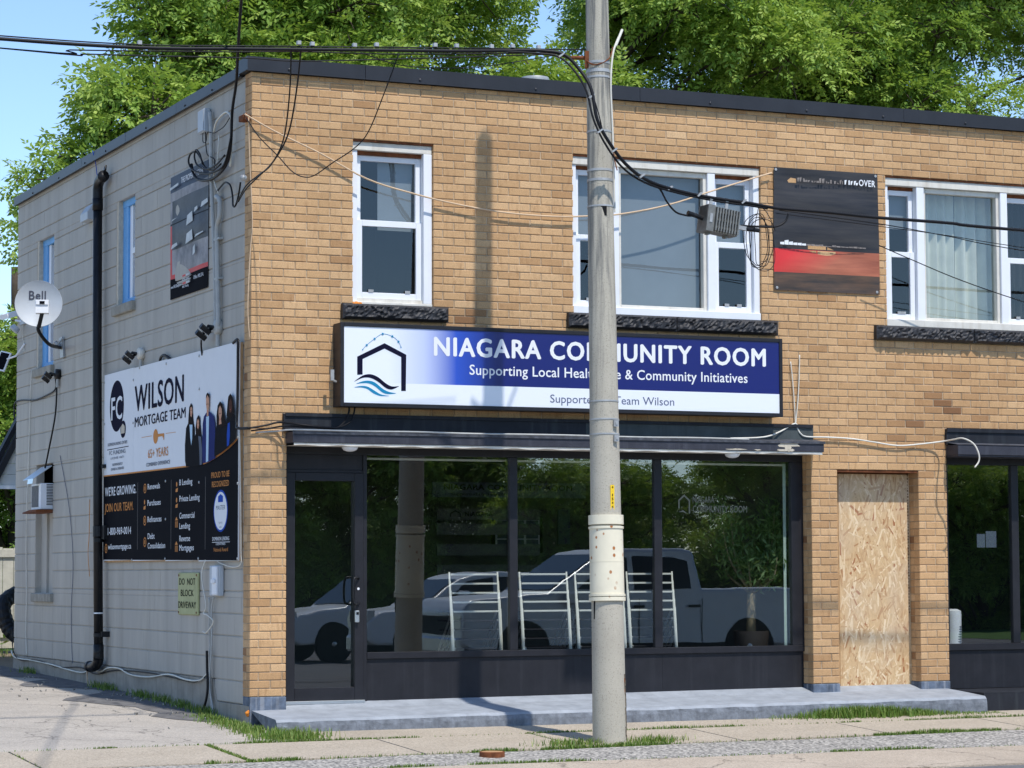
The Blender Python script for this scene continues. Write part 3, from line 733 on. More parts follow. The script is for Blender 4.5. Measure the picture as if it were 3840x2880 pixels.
# ---- side windows
def side_window(y0, y1, z0, z1, label, blue=True, glazed=True):
    mb = MB(); xo = .06
    mb.box(xo+.004, .2, y1-.075, y1-.001, z0+.002, z1-.001, 1)
    mb.box(xo+.05, .2, y0+.001, y0+.06, z0+.002, z1-.001, 0); mb.box(xo+.05, .2, y0+.061, y1-.076, z1-.075, z1-.001, 0); mb.box(xo+.05, .2, y0+.061, y1-.076, z0+.002, z0+.06, 0)
    mb.box(xo+.055, .2, y1-.28, y1-.0755, z0+.061, z1-.076, 0)
    mb.box(xo+.075, .2, y1-.39, y1-.2805, z0+.061, z1-.076, 2); mb.box(xo+.075, .2, y0+.0605, y0+.09, z0+.061, z1-.076, 2); mb.box(xo+.07, .2, y0+.0905, y1-.3905, (z0+z1)/2-.03, (z0+z1)/2+.03, 2)
    f = mb.build("side_window", [M['blue'], M['cream'], M['white']], B); f["label"] = label
    mb = MB(); mb.add([(.17, y0+.09, z0+.06), (.17, y1-.39, z0+.06), (.17, y1-.39, z1-.07), (.17, y0+.09, z1-.07)], [(3, 2, 1, 0)]); mb.build("pane", M['glass'], f)
    return f
side_window(3.96, 4.70, 4.055, 5.19, "blue trimmed side window right of the drainpipe")
side_window(7.49, 8.32, 3.64, 5.19, "tall blue trimmed side window behind the satellite dish")
mb = MB(); mb.box(.158, .2, 7.43, 8.275, .955, 1.9, 0); mb.box(.13, .2, 8.0, 8.275, .955, 1.9, 0); mb.build("window_infill", M['block'], B)
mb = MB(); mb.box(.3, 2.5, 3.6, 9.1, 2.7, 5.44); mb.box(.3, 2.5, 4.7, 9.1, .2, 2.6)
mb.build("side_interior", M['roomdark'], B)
for y0, y1, zt, zb in ((3.92, 4.73, 4.05, 3.945), (7.43, 8.37, 3.635, 3.535), (7.37, 8.31, .95, .85)):
    mb = MB(); mb.cbox(.012, .2, y0, y1, zb, zt, .008); mb.build("window_sill", M['sillstone'], B)
# rooftop vent
mb = MB(); mb.lathe([(0, .1), (.9, .1), (.9, .15), (.94, .16), (.97, .15), (.985, .05)], (4.27, 3.0, 5.6), (0, 0, 1), 24)
v_ = mb.build("roof_vent", M['steel'], None); smooth_by_angle(v_); tag(v_, "round white metal vent standing on the flat roof", "vent")
# ------------------------------------------------------------------ signs
# --- shop sign over the canopy (blue and white printed face in a black box)
def signface_mat():
    m, nt, b = newmat("printed_sign_face"); tc = N(nt, "ShaderNodeTexCoord"); sx = N(nt, "ShaderNodeSeparateXYZ"); nt.links.new(tc.outputs["Object"], sx.inputs[0])
    mr = N(nt, "ShaderNodeMapRange"); mr.inputs[1].default_value = -1.85; mr.inputs[2].default_value = -.75; nt.links.new(sx.outputs[0], mr.inputs[0])
    white, deep, mid = lin(226,230,236), lin(14,22,100), lin(44,80,184)
    col = ramp(nt, mr.outputs[0], [(0, white), (.32, lin(190,200,230)), (.62, mid), (1, deep)])
    lt = N(nt, "ShaderNodeMath", operation='GREATER_THAN'); nt.links.new(sx.outputs[2], lt.inputs[0]); lt.inputs[1].default_value = .226
    out = mixc(nt, lt.outputs[0], white, col); nt.links.new(out, b.inputs["Base Color"]); b.inputs["Roughness"].default_value = .3
    return m
sg = thing("shop_sign", "long blue and white lightbox sign with house logo above the black canopy", "sign", (3.17, -.2, 2.70))
mb = MB(); mb.box(.85, 5.49, -.19, -.004, 2.702, 3.473)
ring(mb, .846, 5.495, 2.70, 3.476, .036, -.212, -.188, 0)
mb.build("sign_box", M['black'], sg)
mb = MB(); mb.box(.8825, 5.4585, -.202, -.1905, 2.737, 3.439)
mb.build("sign_face", signface_mat(), sg)
yf = -.2035; slate = plain("slate_print", lin(84,92,122), .4); U, W = (1, 0, 0), (0, 0, 1)
TX = lambda body, x0, x1, z, h, m, bold=0: MB().text(body, (x0, yf, z), U, W, x1-x0, h, 0, bold).build("lettering", [M['print_white'], slate][m], sg)
TX("NIAGARA COMMUNITY ROOM", 1.780, 5.302, 3.200, .165, 0, .042)
TX("Supporting Local Healthcare & Community Initiatives", 2.135, 5.100, 3.028, .092, 0, .014)
TX("Supported by Team Wilson", 2.965, 4.288, 2.785, .076, 1, 0)
mb = MB()
P3 = lambda pts, y=yf: [(x, y, z) for x, z in pts]
A_ = [(1.0122,2.9941),(1.0120,3.1622),(1.2809,3.2950),(1.4970,3.1943),(1.4923,2.8568),(1.4462,2.8557),(1.4463,3.1712),(1.2809,3.2449),(1.0650,3.1410),(1.0651,2.9984)]
mb.add(P3(A_), [(0,1,8,9),(1,2,7,8),(2,3,6,7),(3,4,5,6)], 0)
def ribbon(top, bot, m):
    a, b = spline([(x, 0, z) for x, z in top], 5), spline([(x, 0, z) for x, z in bot], 5); n = len(a)
    mb.add([(p.x, yf-.0005, p.z) for p in a]+[(p.x, yf-.0005, p.z) for p in b], [(i, i+1, n+i+1, n+i) for i in range(n-1)], m)
ribbon([(0.9850,2.9336),(1.0651,2.9884),(1.1410,3.0034),(1.2170,2.9784),(1.2932,2.9233),(1.3543,2.8963),(1.4232,2.9009)], [(0.9850,2.9307),(1.0652,2.9671),(1.1410,2.9691),(1.2170,2.9355),(1.2932,2.8804),(1.3543,2.8677),(1.4232,2.8981)], 0)
ribbon([(1.0047,2.9142),(1.0652,2.9357),(1.1258,2.9431),(1.1866,2.9276),(1.2627,2.8725),(1.3238,2.8454),(1.3926,2.8343)], [(1.0047,2.9113),(1.0652,2.9186),(1.1258,2.9174),(1.1866,2.8919),(1.2627,2.8367),(1.3238,2.8240),(1.3926,2.8314)], 1)
ribbon([(0.9851,2.8795),(1.0501,2.8926),(1.1107,2.8885),(1.1714,2.8587),(1.2323,2.8246),(1.2780,2.8128),(1.3238,2.8083)], [(0.9851,2.8767),(1.0501,2.8784),(1.1107,2.8657),(1.1715,2.8273),(1.2323,2.8060),(1.2780,2.8043),(1.3238,2.8054)], 1)
dots = [(1.0649,3.2280),(1.1043,3.2707),(1.1818,3.3318),(1.2626,3.3804),(1.3574,3.3607),(1.4187,3.3139),(1.4432,3.2630)]
pth = spline([(x, yf, z) for x, z in dots], 6); mb.tube(pth, .0018, 5, 1)
for i, (x, z) in enumerate(dots): mb.poly([(x+.0*0+(.0105 if 0 < i < 6 else .006)*math.cos(k*.524), yf-.003, z+(.0105 if 0 < i < 6 else .006)*math.sin(k*.524)) for k in range(12)], 1)
mb.build("logo", [M['print_navy'], M['print_teal']], sg)
mb = MB(); mb.tube([(.835, -.13, 2.93), (.80, -.14, 2.94)], .012, 6); mb.obox((.79, -.14, 2.99), (1,0,0), (0,1,0), (0,0,1), .016, .012, .05)
mb.build("bracket_clip", M['steel'], sg)

# --- mortgage billboard on the side wall
bb = thing("billboard", "large white and black mortgage billboard with five people on the grey side wall", "billboard", (.03, 2.6, 1.3))
xb = .02
mb = MB()
for a, b in ((.25, 1.4815), (1.4825, 2.6075), (2.6085, 3.8205), (3.8215, 5.0)): mb.box(xb+r_.uniform(0, .001), .034, a, b, 1.293+.0075*(a-.25), 3.31+.006*(a-.25))
mb.build("panel", M['print_white'], bb)
mb = MB(); mb.box(.0345, .058, .235, .262, 1.29, 3.3); mb.box(.0345, .058, .3, 5.0, 1.30, 1.34); mb.box(.0345, .058, .3, 4.98, 3.26, 3.3)
mb.build("wood_frame", M['wood'], bb)
S3 = lambda pts, k: [(xb-.0012*k, y, z) for y, z in pts]
curve = [(4.998, 2.228), (1.93, 2.213), (1.41, 2.214)] + [(1.3260,2.2165),(1.1312,2.2351),(0.9392,2.2609),(0.7232,2.2965),(0.5371,2.3327),(0.3797,2.3697),(0.2553,2.4101)]
mb = MB()
low = [(y, 1.2945+.0075*(y-.25)) for y, z in curve]; n = len(curve)
mb.add(S3(curve, 1)+S3(low, 1), [(i, i+1, n+i+1, n+i) for i in range(n-1)], 0)
mb.build("dark_panel", M['print_black'], bb)
mb = MB(); up = [(y, z+.014+(.006 if i > 3 else 0)) for i, (y, z) in enumerate(curve)]
mb.add(S3(curve, 2)+S3(up, 2), [(i, i+1, n+i+1, n+i) for i in range(n-1)], 0)
mb.build("copper_line", M['print_orange'], bb)
# printed logo, rules, key, seal
ART = [M['print_navy'], M['print_white'], M['print_orange'], M['print_blue'], M['cream'], plain("faint_rule", lin(96,92,92), .5)]
mb = MB()
mb.poly(S3(ell((4.483, 2.966), .282, .275, 32), 1), 0); mb.poly(S3(ell((4.222, 2.705), .105, .07+.022, 24), 2), 0)
mb.text("FC", (xb-.004, 4.69, 2.825), (0,-1,0), W, .43, .235, 1, .02)
mb.add(S3([(4.30, 2.66), (4.15, 2.66), (4.15, 2.735), (4.225, 2.765), (4.30, 2.735)], 4), [(0,1,2,3,4)], 4)
mb.build('printed_logo', ART, bb); mb = MB()
mb.poly(S3([(4.86, 2.516), (4.0, 2.519), (4.0, 2.511), (4.86, 2.508)], 1), 0)
mb.build('printed_rule', ART, bb); mb = MB()
mb.poly(S3([(3.504, 2.584), (3.12, 2.582), (3.12, 2.577), (3.504, 2.579)], 1), 2); mb.poly(S3([(2.62, 2.581), (2.263, 2.577), (2.263, 2.572), (2.62, 2.576)], 1), 2)
mb.poly(S3(ell((2.985, 2.567), .088, .075, 18), 1), 2); mb.poly(S3([(2.93, 2.588), (2.675, 2.584), (2.675, 2.52), (2.70, 2.52), (2.70, 2.545), (2.73, 2.545), (2.73, 2.558), (2.93, 2.558)], 2), 2)
mb.build('printed_key', ART, bb); mb = MB()
mb.poly(S3(ell((.776, 1.76), .22, .197, 32), 2), 3); mb.poly(S3(ell((.776, 1.76), .198, .178, 32), 3), 1)
mb.add(S3([(.85, 1.842), (.70, 1.842), (.70, 1.895), (.775, 1.918), (.85, 1.895)], 4), [(0,1,2,3,4)], 3)
mb.build('printed_seal', ART, bb)
for y, za, zb in ((3.63, 1.427, 2.119), (2.41, 1.419, 2.108), (1.262, 1.404, 2.098)): MB().poly(S3([(y+.004, za), (y-.004, za), (y-.004, zb), (y+.004, zb)], 2), 5).build('printed_rule', ART, bb)
MB().poly(S3([(1.04, 1.472), (.488, 1.47), (.488, 1.465), (1.04, 1.467)], 2), 1).build('printed_rule', ART, bb)
# small copper pictograms beside the services
for y, z, kind in ((3.36, 2.05, 0), (3.37, 1.885, 1), (3.36, 1.72, 0), (3.35, 1.50, 0), (2.22, 2.03, 1), (2.22, 1.875, 1), (2.22, 1.68, 2), (2.22, 1.44, 2), (4.9, 1.625, 1), (4.87, 1.45, 0)):
    mb = MB(); e = ell((y, z), .052, .05, 16); e2 = ell((y, z), .040, .039, 16)
    if kind == 0:
        mb.add(S3(e, 2)+S3(e2, 2), [(i, (i+1) % 16, 16+(i+1) % 16, 16+i) for i in range(16)], 2); mb.poly(S3([(y+.015, z-.02), (y-.015, z-.02), (y-.015, z+.02), (y+.015, z+.02)], 2), 2)
    elif kind == 1:
        mb.poly(S3([(y+.04, z-.05), (y-.03, z-.05), (y-.045, z-.01), (y+.03, z-.02)], 2), 2); mb.poly(S3(ell((y, z+.025), .022, .025, 10), 2), 2)
    else:
        mb.poly(S3([(y+.05, z+.02), (y-.05, z+.02), (y, z+.055)], 2), 2)
        for q in (-.035, 0, .035): mb.poly(S3([(y+q+.008, z-.05), (y+q-.008, z-.05), (y+q-.008, z+.012), (y+q+.008, z+.012)], 2), 2)
    mb.build('pictogram', ART, bb)
mb = MB()
bbm = [M['print_navy'], M['print_white'], M['print_orange'], M['print_black'], M['print_grey']]
def T(body, yl, yr, z, h, m, bold=0): MB().text(body, (xb-.003 if m in (0, 3, 4) else xb-.0045, yl, z), (0, -1, 0), W, yl-yr, h, 0, bold).build("lettering", bbm[m], bb)
T("WILSON", 3.765, 2.003, 2.868, .255, 0, .022); T("MORTGAGE TEAM", 3.763, 1.934, 2.702, .100, 0, .012)
T("65+ YEARS", 3.25, 2.524, 2.356, .088, 2, .004); T("COMBINED EXPERIENCE", 3.315, 2.459, 2.272, .036, 4, .014)
T("DOMINION LENDING CENTRES", 4.829, 4.054, 2.549, .032, 4, .008); T("FC FUNDING", 4.765, 4.119, 2.452, .042, 4, 0); T("LICENSE 10671", 4.71, 4.18, 2.402, .022, 4, 0)
T("INDEPENDENTLY", 4.637, 4.226, 2.330, .026, 4, .014); T("OWNED & OPERATED", 4.696, 4.176, 2.282, .026, 4, .014)
T("WE'RE GROWING.", 4.92, 3.686, 2.014, .090, 1, .022); T("JOIN OUR TEAM.", 4.926, 3.79, 1.843, .086, 2, .012)
T("1-800-969-0014", 4.793, 3.869, 1.594, .075, 1, .018); T("wilsonmortgage.ca", 4.777, 3.864, 1.440, .056, 1, .018)
for s_, yl, yr, z in (("Renewals", 3.247, 2.802, 2.036), ("Purchases", 3.252, 2.774, 1.870), ("Refinances", 3.244, 2.742, 1.702), ("Debt", 3.234, 2.985, 1.531), ("Consolidation", 3.231, 2.603, 1.433),
                    ("B Lending", 2.117, 1.684, 2.042), ("Private Lending", 2.114, 1.441, 1.882), ("Commercial", 2.110, 1.606, 1.715), ("Lending", 2.108, 1.75, 1.614), ("Reverse", 2.106, 1.748, 1.492), ("Mortgages", 2.104, 1.623, 1.401)):
    T(s_, yl, yr, z, .056, 1, .016)
T("PROUD TO BE", 1.065, .507, 2.076, .052, 2, .016); T("RECOGNIZED", 1.044, .519, 1.989, .052, 2, .016)
T("MASTER", .915, .635, 1.772, .040, 4, .026); T("Club", .845, .715, 1.722, .038, 4, 0); T("TOP 5%", .835, .715, 1.640, .018, 4, .01); T("2021", .81, .74, 1.602, .014, 4, .01)
T("DOMINION LENDING", 1.022, .503, 1.484, .034, 1, .012); T("CENTRES", .912, .622, 1.442, .020, 1, .006); T("National Award", .979, .541, 1.382, .036, 2, .004)
# the five printed people (flat prints): hair, face, body
def printed(name, hair, face, body, shirt, hm, fm, bm, sm, k):
    mb = MB(); mb.poly(S3(body, k), 2); mb.poly(S3(hair, k+1), 0); mb.poly(S3(face, k+2), 1)
    if shirt: mb.poly(S3(shirt, k+1.5), 3)
    fy = sum(p[0] for p in face)/len(face); fz = sum(p[1] for p in face)/len(face); fw = max(p[0] for p in face)-min(p[0] for p in face); fh = max(p[1] for p in face)-min(p[1] for p in face)
    for s_ in (-1, 1): mb.poly(S3(ell((fy+s_*fw*.2, fz+fh*.08), fw*.09, fh*.03, 8), k+3), 0)
    mb.poly(S3(ell((fy, fz-fh*.24), fw*.17, fh*.025, 8), k+3), 4)
    mb.build(name, [hm, fm, bm, sm, M['red']], bb)
Hh, Sk, Su, Sh = M['print_hair'], M['print_skin'], M['print_suit'], M['print_shirt']
printed("printed_person", [(1.7426,2.8292),(1.6900,2.8023),(1.6833,2.7513),(1.6704,2.6831),(1.6461,2.6143),(1.7031,2.5837),(1.7908,2.6221),(1.8347,2.6330),(1.8218,2.7170),(1.8000,2.7920)], [(1.7304,2.7963),(1.6953,2.7773),(1.6916,2.7349),(1.7197,2.6900),(1.7518,2.7045),(1.7644,2.7560),(1.7563,2.7852)],
  [(1.8493,2.6337),(1.6462,2.6228),(1.6167,2.5791),(1.6077,2.4106),(1.5810,2.2082),(1.8995,2.2164),(1.9358,2.2730),(1.9448,2.4263),(1.9071,2.5944)], [(1.7850,2.6218),(1.6893,2.6167),(1.6954,2.4821),(1.7230,2.4160),(1.7595,2.5021)], Hh, Sk, Su, Sh, 3)
printed("printed_person", [(1.4818,2.6992),(1.4330,2.6697),(1.4173,2.5853),(1.3878,2.5171),(1.4725,2.5046),(1.5582,2.5173),(1.5736,2.5768),(1.5382,2.6672)], [(1.4868,2.6644),(1.4522,2.6373),(1.4515,2.5955),(1.4820,2.5595),(1.5166,2.5822),(1.5261,2.6330)],
  [(1.5725,2.5180),(1.4019,2.5178),(1.3530,2.4654),(1.3390,2.3150),(1.3315,2.2109),(1.6154,2.2095),(1.6406,2.3281),(1.6205,2.4784)], [(1.4780,2.4966),(1.3872,2.4837),(1.3510,2.3571),(1.3541,2.2159),(1.4246,2.2146),(1.4415,2.3612)], Hh, Sk, Su, M['print_grey'], 7)
printed("printed_person", [(1.1704,2.8951),(1.1201,2.8753),(1.1083,2.8332),(1.1251,2.8425),(1.1699,2.8660),(1.2084,2.8436),(1.2222,2.8320),(1.2146,2.8772)], [(1.1644,2.8698),(1.1194,2.8339),(1.1184,2.7759),(1.1341,2.7273),(1.1331,2.6694),(1.1887,2.6725),(1.1898,2.7306),(1.2129,2.7817),(1.2140,2.8398)],
  [(1.2088,2.7068),(1.1061,2.7091),(0.9732,2.6603),(0.9309,2.5841),(0.9200,2.4196),(0.9119,2.2597),(1.1311,2.2318),(1.3262,2.2273),(1.3405,2.3982),(1.3274,2.6055),(1.2921,2.6701)], [(1.2109,2.6655),(1.1165,2.6684),(1.1228,2.5532),(1.1368,2.2403),(1.2088,2.2308),(1.2020,2.4745)], Hh, Sk, M['print_jacket'], Sh, 11)
printed("printed_person", [(0.7579,2.7866),(0.6903,2.7580),(0.6490,2.6905),(0.5997,2.6066),(0.5777,2.5568),(0.7270,2.5323),(0.8627,2.5722),(0.8695,2.6544),(0.8330,2.7504)], [(0.7519,2.7455),(0.7029,2.7100),(0.6968,2.6608),(0.7230,2.6216),(0.7061,2.5719),(0.7868,2.5681),(0.7769,2.6246),(0.7993,2.6749),(0.7947,2.7236)],
  [(0.8359,2.5953),(0.6207,2.5835),(0.5136,2.5292),(0.5003,2.3431),(0.7233,2.3005),(0.9340,2.2729),(0.9255,2.4199),(0.8894,2.5409)], None, Hh, Sk, Su, Sh, 15)
printed("printed_person", [(0.4260,2.8385),(0.3599,2.8021),(0.3326,2.7201),(0.3055,2.6543),(0.4095,2.6121),(0.5417,2.6357),(0.5167,2.7312),(0.4914,2.8104)], [(0.4174,2.7896),(0.3723,2.7546),(0.3688,2.6982),(0.3945,2.6595),(0.4418,2.6622),(0.4636,2.7119),(0.4590,2.7600)],
  [(0.5155,2.6504),(0.3315,2.6478),(0.2737,2.6125),(0.2605,2.4120),(0.3798,2.3713),(0.5109,2.3452),(0.5600,2.4428),(0.5545,2.6041)], [(0.5009,2.5608),(0.4405,2.5736),(0.4334,2.4526),(0.4584,2.3613),(0.5216,2.3521),(0.5284,2.4573)], Hh, M['print_skin_dark'], Su, M['print_blue'], 19)
mb = MB()
SCREWS = ((4.99, 3.25), (4.98, 2.8), (3.83, 3.2), (3.83, 2.75), (2.615, 3.28), (2.61, 2.1), (2.6, 1.72), (2.61, 1.325), (1.49, 3.27), (1.48, 2.95), (1.47, 2.05), (1.48, 1.32), (.27, 3.24), (.27, 2.97), (.26, 2.42), (.26, 2.0), (.26, 1.31), (3.84, 1.32))
for y, z in SCREWS: MB().lathe([(0, .014), (.006, .012), (.008, .004)], (xb-.001, y, z), (-1, 0, 0), 8).build("screw", M['steel'], bb)

# --- banners
def banner(name, label, P0, U, V_, w, h, bands, mats, seed, flap=.0):
    """cloth sheet with printed bands; slightly rumpled"""
    P0, U, V_ = Vector(P0), Vector(U), Vector(V_); nrm = U.cross(V_); r = random.Random(seed); mb = MB(); nx, nz = 24, 40
    zs = sorted(set([i/nz for i in range(nz+1)]+[b for b, _ in bands])); V = []
    ph = [r.uniform(0, 6) for _ in range(4)]
    for i in range(nx+1):
        for t in zs:
            u = i/nx; e = .009*math.sin(5*u+ph[0]+3*t)+.006*math.sin(11*t+ph[1])+.004*math.sin(23*t+ph[2]+u*2)
            e *= min(1, u*6, (1-u)*6)*min(1, t*8+.2, (1-t)*8+.2)
            V.append(P0+U*(w*u)+V_*(h*t)+nrm*(e+.012)+U*(.012*math.sin(3.1*t+ph[3])*(u-.5)))
    m_ = len(zs)
    F = []; mi = []
    mb.add(V, [])
    for i in range(nx):
        for j in range(m_-1):
            tm = (zs[j]+zs[j+1])/2; k = [x for b, x in bands if tm >= b][-1]
            mb.f.append((i*m_+j, (i+1)*m_+j, (i+1)*m_+j+1, i*m_+j+1)); mb.m.append(k(i/nx) if callable(k) else k); mb.t.append(.5)
    o = mb.build(name, mats, None, True); return o, nrm
def smear(name, c0, c1, scale):
    m, nt, b = newmat(name); v = coords(nt, scale)
    out = ramp(nt, noise(nt, v, 1.0, 5, .65), [(.35, c0), (.68, c1)]); nt.links.new(out, b.inputs["Base Color"]); b.inputs["Roughness"].default_value = .55
    bump(nt, b, noise(nt, coords(nt), 260, 2), .25, .002); return m
m_blk = smear("faded_black_vinyl", lin(28,29,36), lin(58,55,54), (1.2, 1, 16)); m_foot = smear("faded_brown_vinyl", lin(44,42,40), lin(104,78,58), (1.5, 1, 14))
def redfade():
    m, nt, b = newmat("red_to_brown_vinyl"); tc = N(nt, "ShaderNodeTexCoord"); sx = N(nt, "ShaderNodeSeparateXYZ"); nt.links.new(tc.outputs["Object"], sx.inputs[0])
    a = N(nt, "ShaderNodeMath", operation='MULTIPLY_ADD'); nt.links.new(sx.outputs[2], a.inputs[0]); a.inputs[1].default_value = -1.5; nt.links.new(sx.outputs[0], a.inputs[2])
    mr = N(nt, "ShaderNodeMapRange"); mr.inputs[1].default_value = -.98; mr.inputs[2].default_value = -.35; nt.links.new(a.outputs[0], mr.inputs[0])
    v = coords(nt, (1.2, 1, 14)); br = ramp(nt, noise(nt, v, 1.0, 5), [(.35, lin(140,76,54)), (.7, lin(186,110,80))])
    nt.links.new(mixc(nt, mr.outputs[0], lin(206,44,44), br), b.inputs["Base Color"]); b.inputs["Roughness"].default_value = .55; return m
o, _ = banner("vinyl_banner", "faded black and red vinyl banner between the two wide upstairs windows", (5.525, -.004, 3.985), (1, 0, 0), (0, 0, 1), 1.22, 1.24, [(0, 0), (.148, 1), (.34, 2)], [m_foot, redfade(), m_blk], 4)
tag(o, "faded black and red vinyl banner between the two wide upstairs windows", "banner")
ORI[o.name] = Vector(o.location)
mb = MB()
mb.text("OVER", (6.505, -.0415, 5.087), (1, 0, -.02), W, .19, .062, 0, .03)
mb.build("lettering", M['print_white'], o); mb = MB(); r2 = random.Random(5); wp = plain("worn_print", lin(128,120,114), .6, var=.4, vs=30)
for i in range(22):   # rubbed-out remains of the printed line
    x = 5.78+.033*i+r2.uniform(-.008, .008); h_ = r2.uniform(.012, .05); mb.poly([(x, -.041, 5.09), (x+r2.uniform(.008, .03), -.041, 5.09), (x+r2.uniform(.008, .03), -.041, 5.09+h_), (x, -.041, 5.09+h_*.9)], 1 if i < 17 else 0)
mb.build("worn_lettering", [M['print_white'], wp], o); mb = MB()
for i in range(20):
    x = 5.58+.05*i; h_ = r2.uniform(.01, .035)*(1.5 if i < 8 else .6); mb.poly([(x, -.041, 4.445), (x+.046, -.041, 4.443), (x+.046, -.041, 4.443+h_), (x, -.041, 4.445+h_*.8)], 0 if i < 6 else 1)
mb.build("worn_lettering", [M['print_white'], wp], o)
for x, z in ((5.55, 5.2), (6.715, 5.2), (5.55, 4.01), (6.715, 4.01)): MB().lathe([(0, .014), (.004, .014), (.005, .006)], (x, -.018, z), (0, -1, 0), 10).build("eyelet", M['steel'], o)
m_pic = smear("blurred_grey_print", lin(88,84,90), lin(160,154,154), (1, 3, 3)); m_dk = smear("blurred_dark_print", lin(26,28,36), lin(64,66,76), (1, 4, 5)); m_nv = plain("navy_banner", lin(30,40,66), .5, var=.15)
o, _ = banner("vinyl_banner", "weathered realty banner with blurred pictures beside the grey conduits on the side wall", (.062, 2.60, 3.92), (0, -1, 0), (0, 0, 1), 1.28, 1.24,
    [(0, 0), (.165, 1), (.20, lambda u: 1 if u < .03 else 2), (.40, lambda u: 1 if u < .03 else 3), (.60, 3), (.605, 4), (.615, lambda u: 2 if u < .02 else 3), (.80, 2), (.87, 5)], [M['print_black'], M['red'], m_pic, m_dk, M['dark'], m_nv], 9)
tag(o, "weathered realty banner with blurred pictures beside the grey conduits on the side wall", "banner")
xs_ = .027; pp_ = plain("pale_print", lin(196,200,200), .6, var=.2)
def TB(body, y, z, w_, h_, b_): MB().text(body, (xs_, y, z), (0, -1, 0), W, w_, h_, 0, b_).build("lettering", M['print_white'], o)
TB("THE PROPERTY MOVER", 2.16, 5.045, .74, .055, .03); TB("www.NRCRealty.ca", 2.50, 4.02, .34, .030, .02); TB("ROYAL LEPAGE", 2.10, 4.06, .24, .024, .02); TB("NRC Realty", 2.10, 3.99, .22, .022, .01); TB("Office 905.374.", 1.72, 4.04, .33, .034, .015)
MB().poly([(xs_, 2.55, 5.02), (xs_, 2.26, 5.04), (xs_, 2.26, 5.065), (xs_, 2.55, 5.045)]).build("worn_lettering", pp_, o)
mb = MB()
for y, z, w_, m_ in ((2.10, 4.10, .11, 0), (1.985, 4.10, .12, 1), (2.09, 4.025, .11, 0), (1.975, 4.025, .12, 1)): mb.poly([(xs_, y, z), (xs_, y-w_, z), (xs_, y-w_, z+.02), (xs_, y, z+.02)], m_)
mb.build("printed_stripe", [M['red'], pp_], o)
for (y, z, w_, h_) in ((1.98, 4.60, .22, .12), (1.72, 4.70, .12, .05), (1.5, 4.72, .24, .06), (2.0, 4.42, .24, .12), (1.7, 4.45, .3, .03), (2.5, 4.42, .22, .05), (2.5, 4.70, .2, .02), (1.76, 4.28, .08, .1)):
    MB().poly([(xs_, y, z), (xs_, y-w_, z+.02), (xs_, y-w_*.9, z+h_), (xs_, y-w_*.15, z+h_*.8)]).build("blurred_print", pp_, o)

# --- hand painted notice
nb = thing("notice_board", "small olive board lettered DO NOT BLOCK DRIVEWAY on the grey wall", "sign", (.05, 1.88, .775))
mb = MB(); mb.cbox(.035, .06, 1.555, 2.215, .775, 1.187, .008); mb.build("board", M['olive'], nb)
for s_, yl, yr, z in (("DO  NOT", 2.165, 1.63, 1.068), ("BLOCK", 2.11, 1.68, .958), ("DRIVEWAY", 2.19, 1.60, .842)): MB().text(s_, (.0335, yl, z), (0, -1, 0), W, yl-yr, .062, 0, .012).build("lettering", M['print_black'], nb)
for y, z in ((2.18, 1.16), (1.59, 1.16), (2.18, .80), (1.59, .80)): MB().lathe([(0, .012), (.005, .01)], (.035, y, z), (-1, 0, 0), 8).build("screw", M['rust'], nb)

# ------------------------------------------------------------------ things on the side wall
# drainpipe
dp = thing("drainpipe", "fat black plastic drainpipe running down the grey side wall", "pipe", (-.04, 4.95, .15))
mb = MB(); pr = .05
mb.tube([(-.03, 5.16, 5.30), (-.03, 5.13, 3.5), (-.035, 5.05, 2.2), (-.035, 4.95, .33)], pr, 20); mb.build("pipe", M['abs'], dp, True)
mb = MB(); mb.tube(spline([(-.03, 5.16, 5.24), (-.03, 5.16, 5.40), (-.03, 5.10, 5.47), (-.03, 4.97, 5.50)], 5), pr*1.1, 20); mb.tube([(-.03, 4.99, 5.497), (-.03, 4.91, 5.51)], pr*1.22, 20); mb.tube([(-.03, 5.16, 5.16), (-.03, 5.16, 5.29)], pr*1.16, 20); mb.prism([(-.03, 4.90, 5.52), (-.03, 4.86, 5.62), (-.03, 4.93, 5.58)], (.02, 0, 0)); mb.build("elbow", M['abs'], dp, True)
mb = MB(); mb.tube([(-.035, 4.95, .25), (-.035, 4.95, .42)], pr*1.12, 20); mb.tube(spline([(-.035, 4.95, .33), (-.035, 4.96, .24), (-.045, 5.06, .185), (-.05, 5.20, .175)], 5), pr*1.12, 20); mb.tube([(-.05, 5.19, .175), (-.05, 5.28, .175)], pr*1.22, 20); mb.build("elbow", M['abs'], dp, True)
mb = MB(); mb.tube([(-.035, 4.995, 1.58), (-.035, 5.0, 1.69)], pr*1.22, 20); mb.box(-.02, .06, 4.82, 4.93, 1.55, 1.70); mb.tube([(-.035, 4.99, 1.52), (-.035, 4.99, 1.56)], pr*1.15, 20)
mb.tube([(-.035, 4.955, .50), (-.035, 4.955, .54)], pr*1.12, 20); mb.box(-.03, .06, 4.84, 4.9, .5, .56); mb.box(-.02, .058, 4.9, 5.0, 2.32, 2.36); mb.build("clamp", M['abs'], dp)
mb = MB(); mb.tube([(-.035, 4.965, .748), (-.035, 4.965, .762)], pr*1.02, 20); mb.build("paint_mark", M['white'], dp)
# dryer hood
mb = MB(); mb.prism([(.058, 5.56, 5.30), (.03, 5.56, 5.30), (-.04, 5.56, 5.20), (-.04, 5.56, 5.115), (.058, 5.56, 5.115)], (0, .32, 0)); o = mb.build("vent_hood", M['greybox']); tag(o, "pale square vent hood high up beside the black drainpipe", "vent")
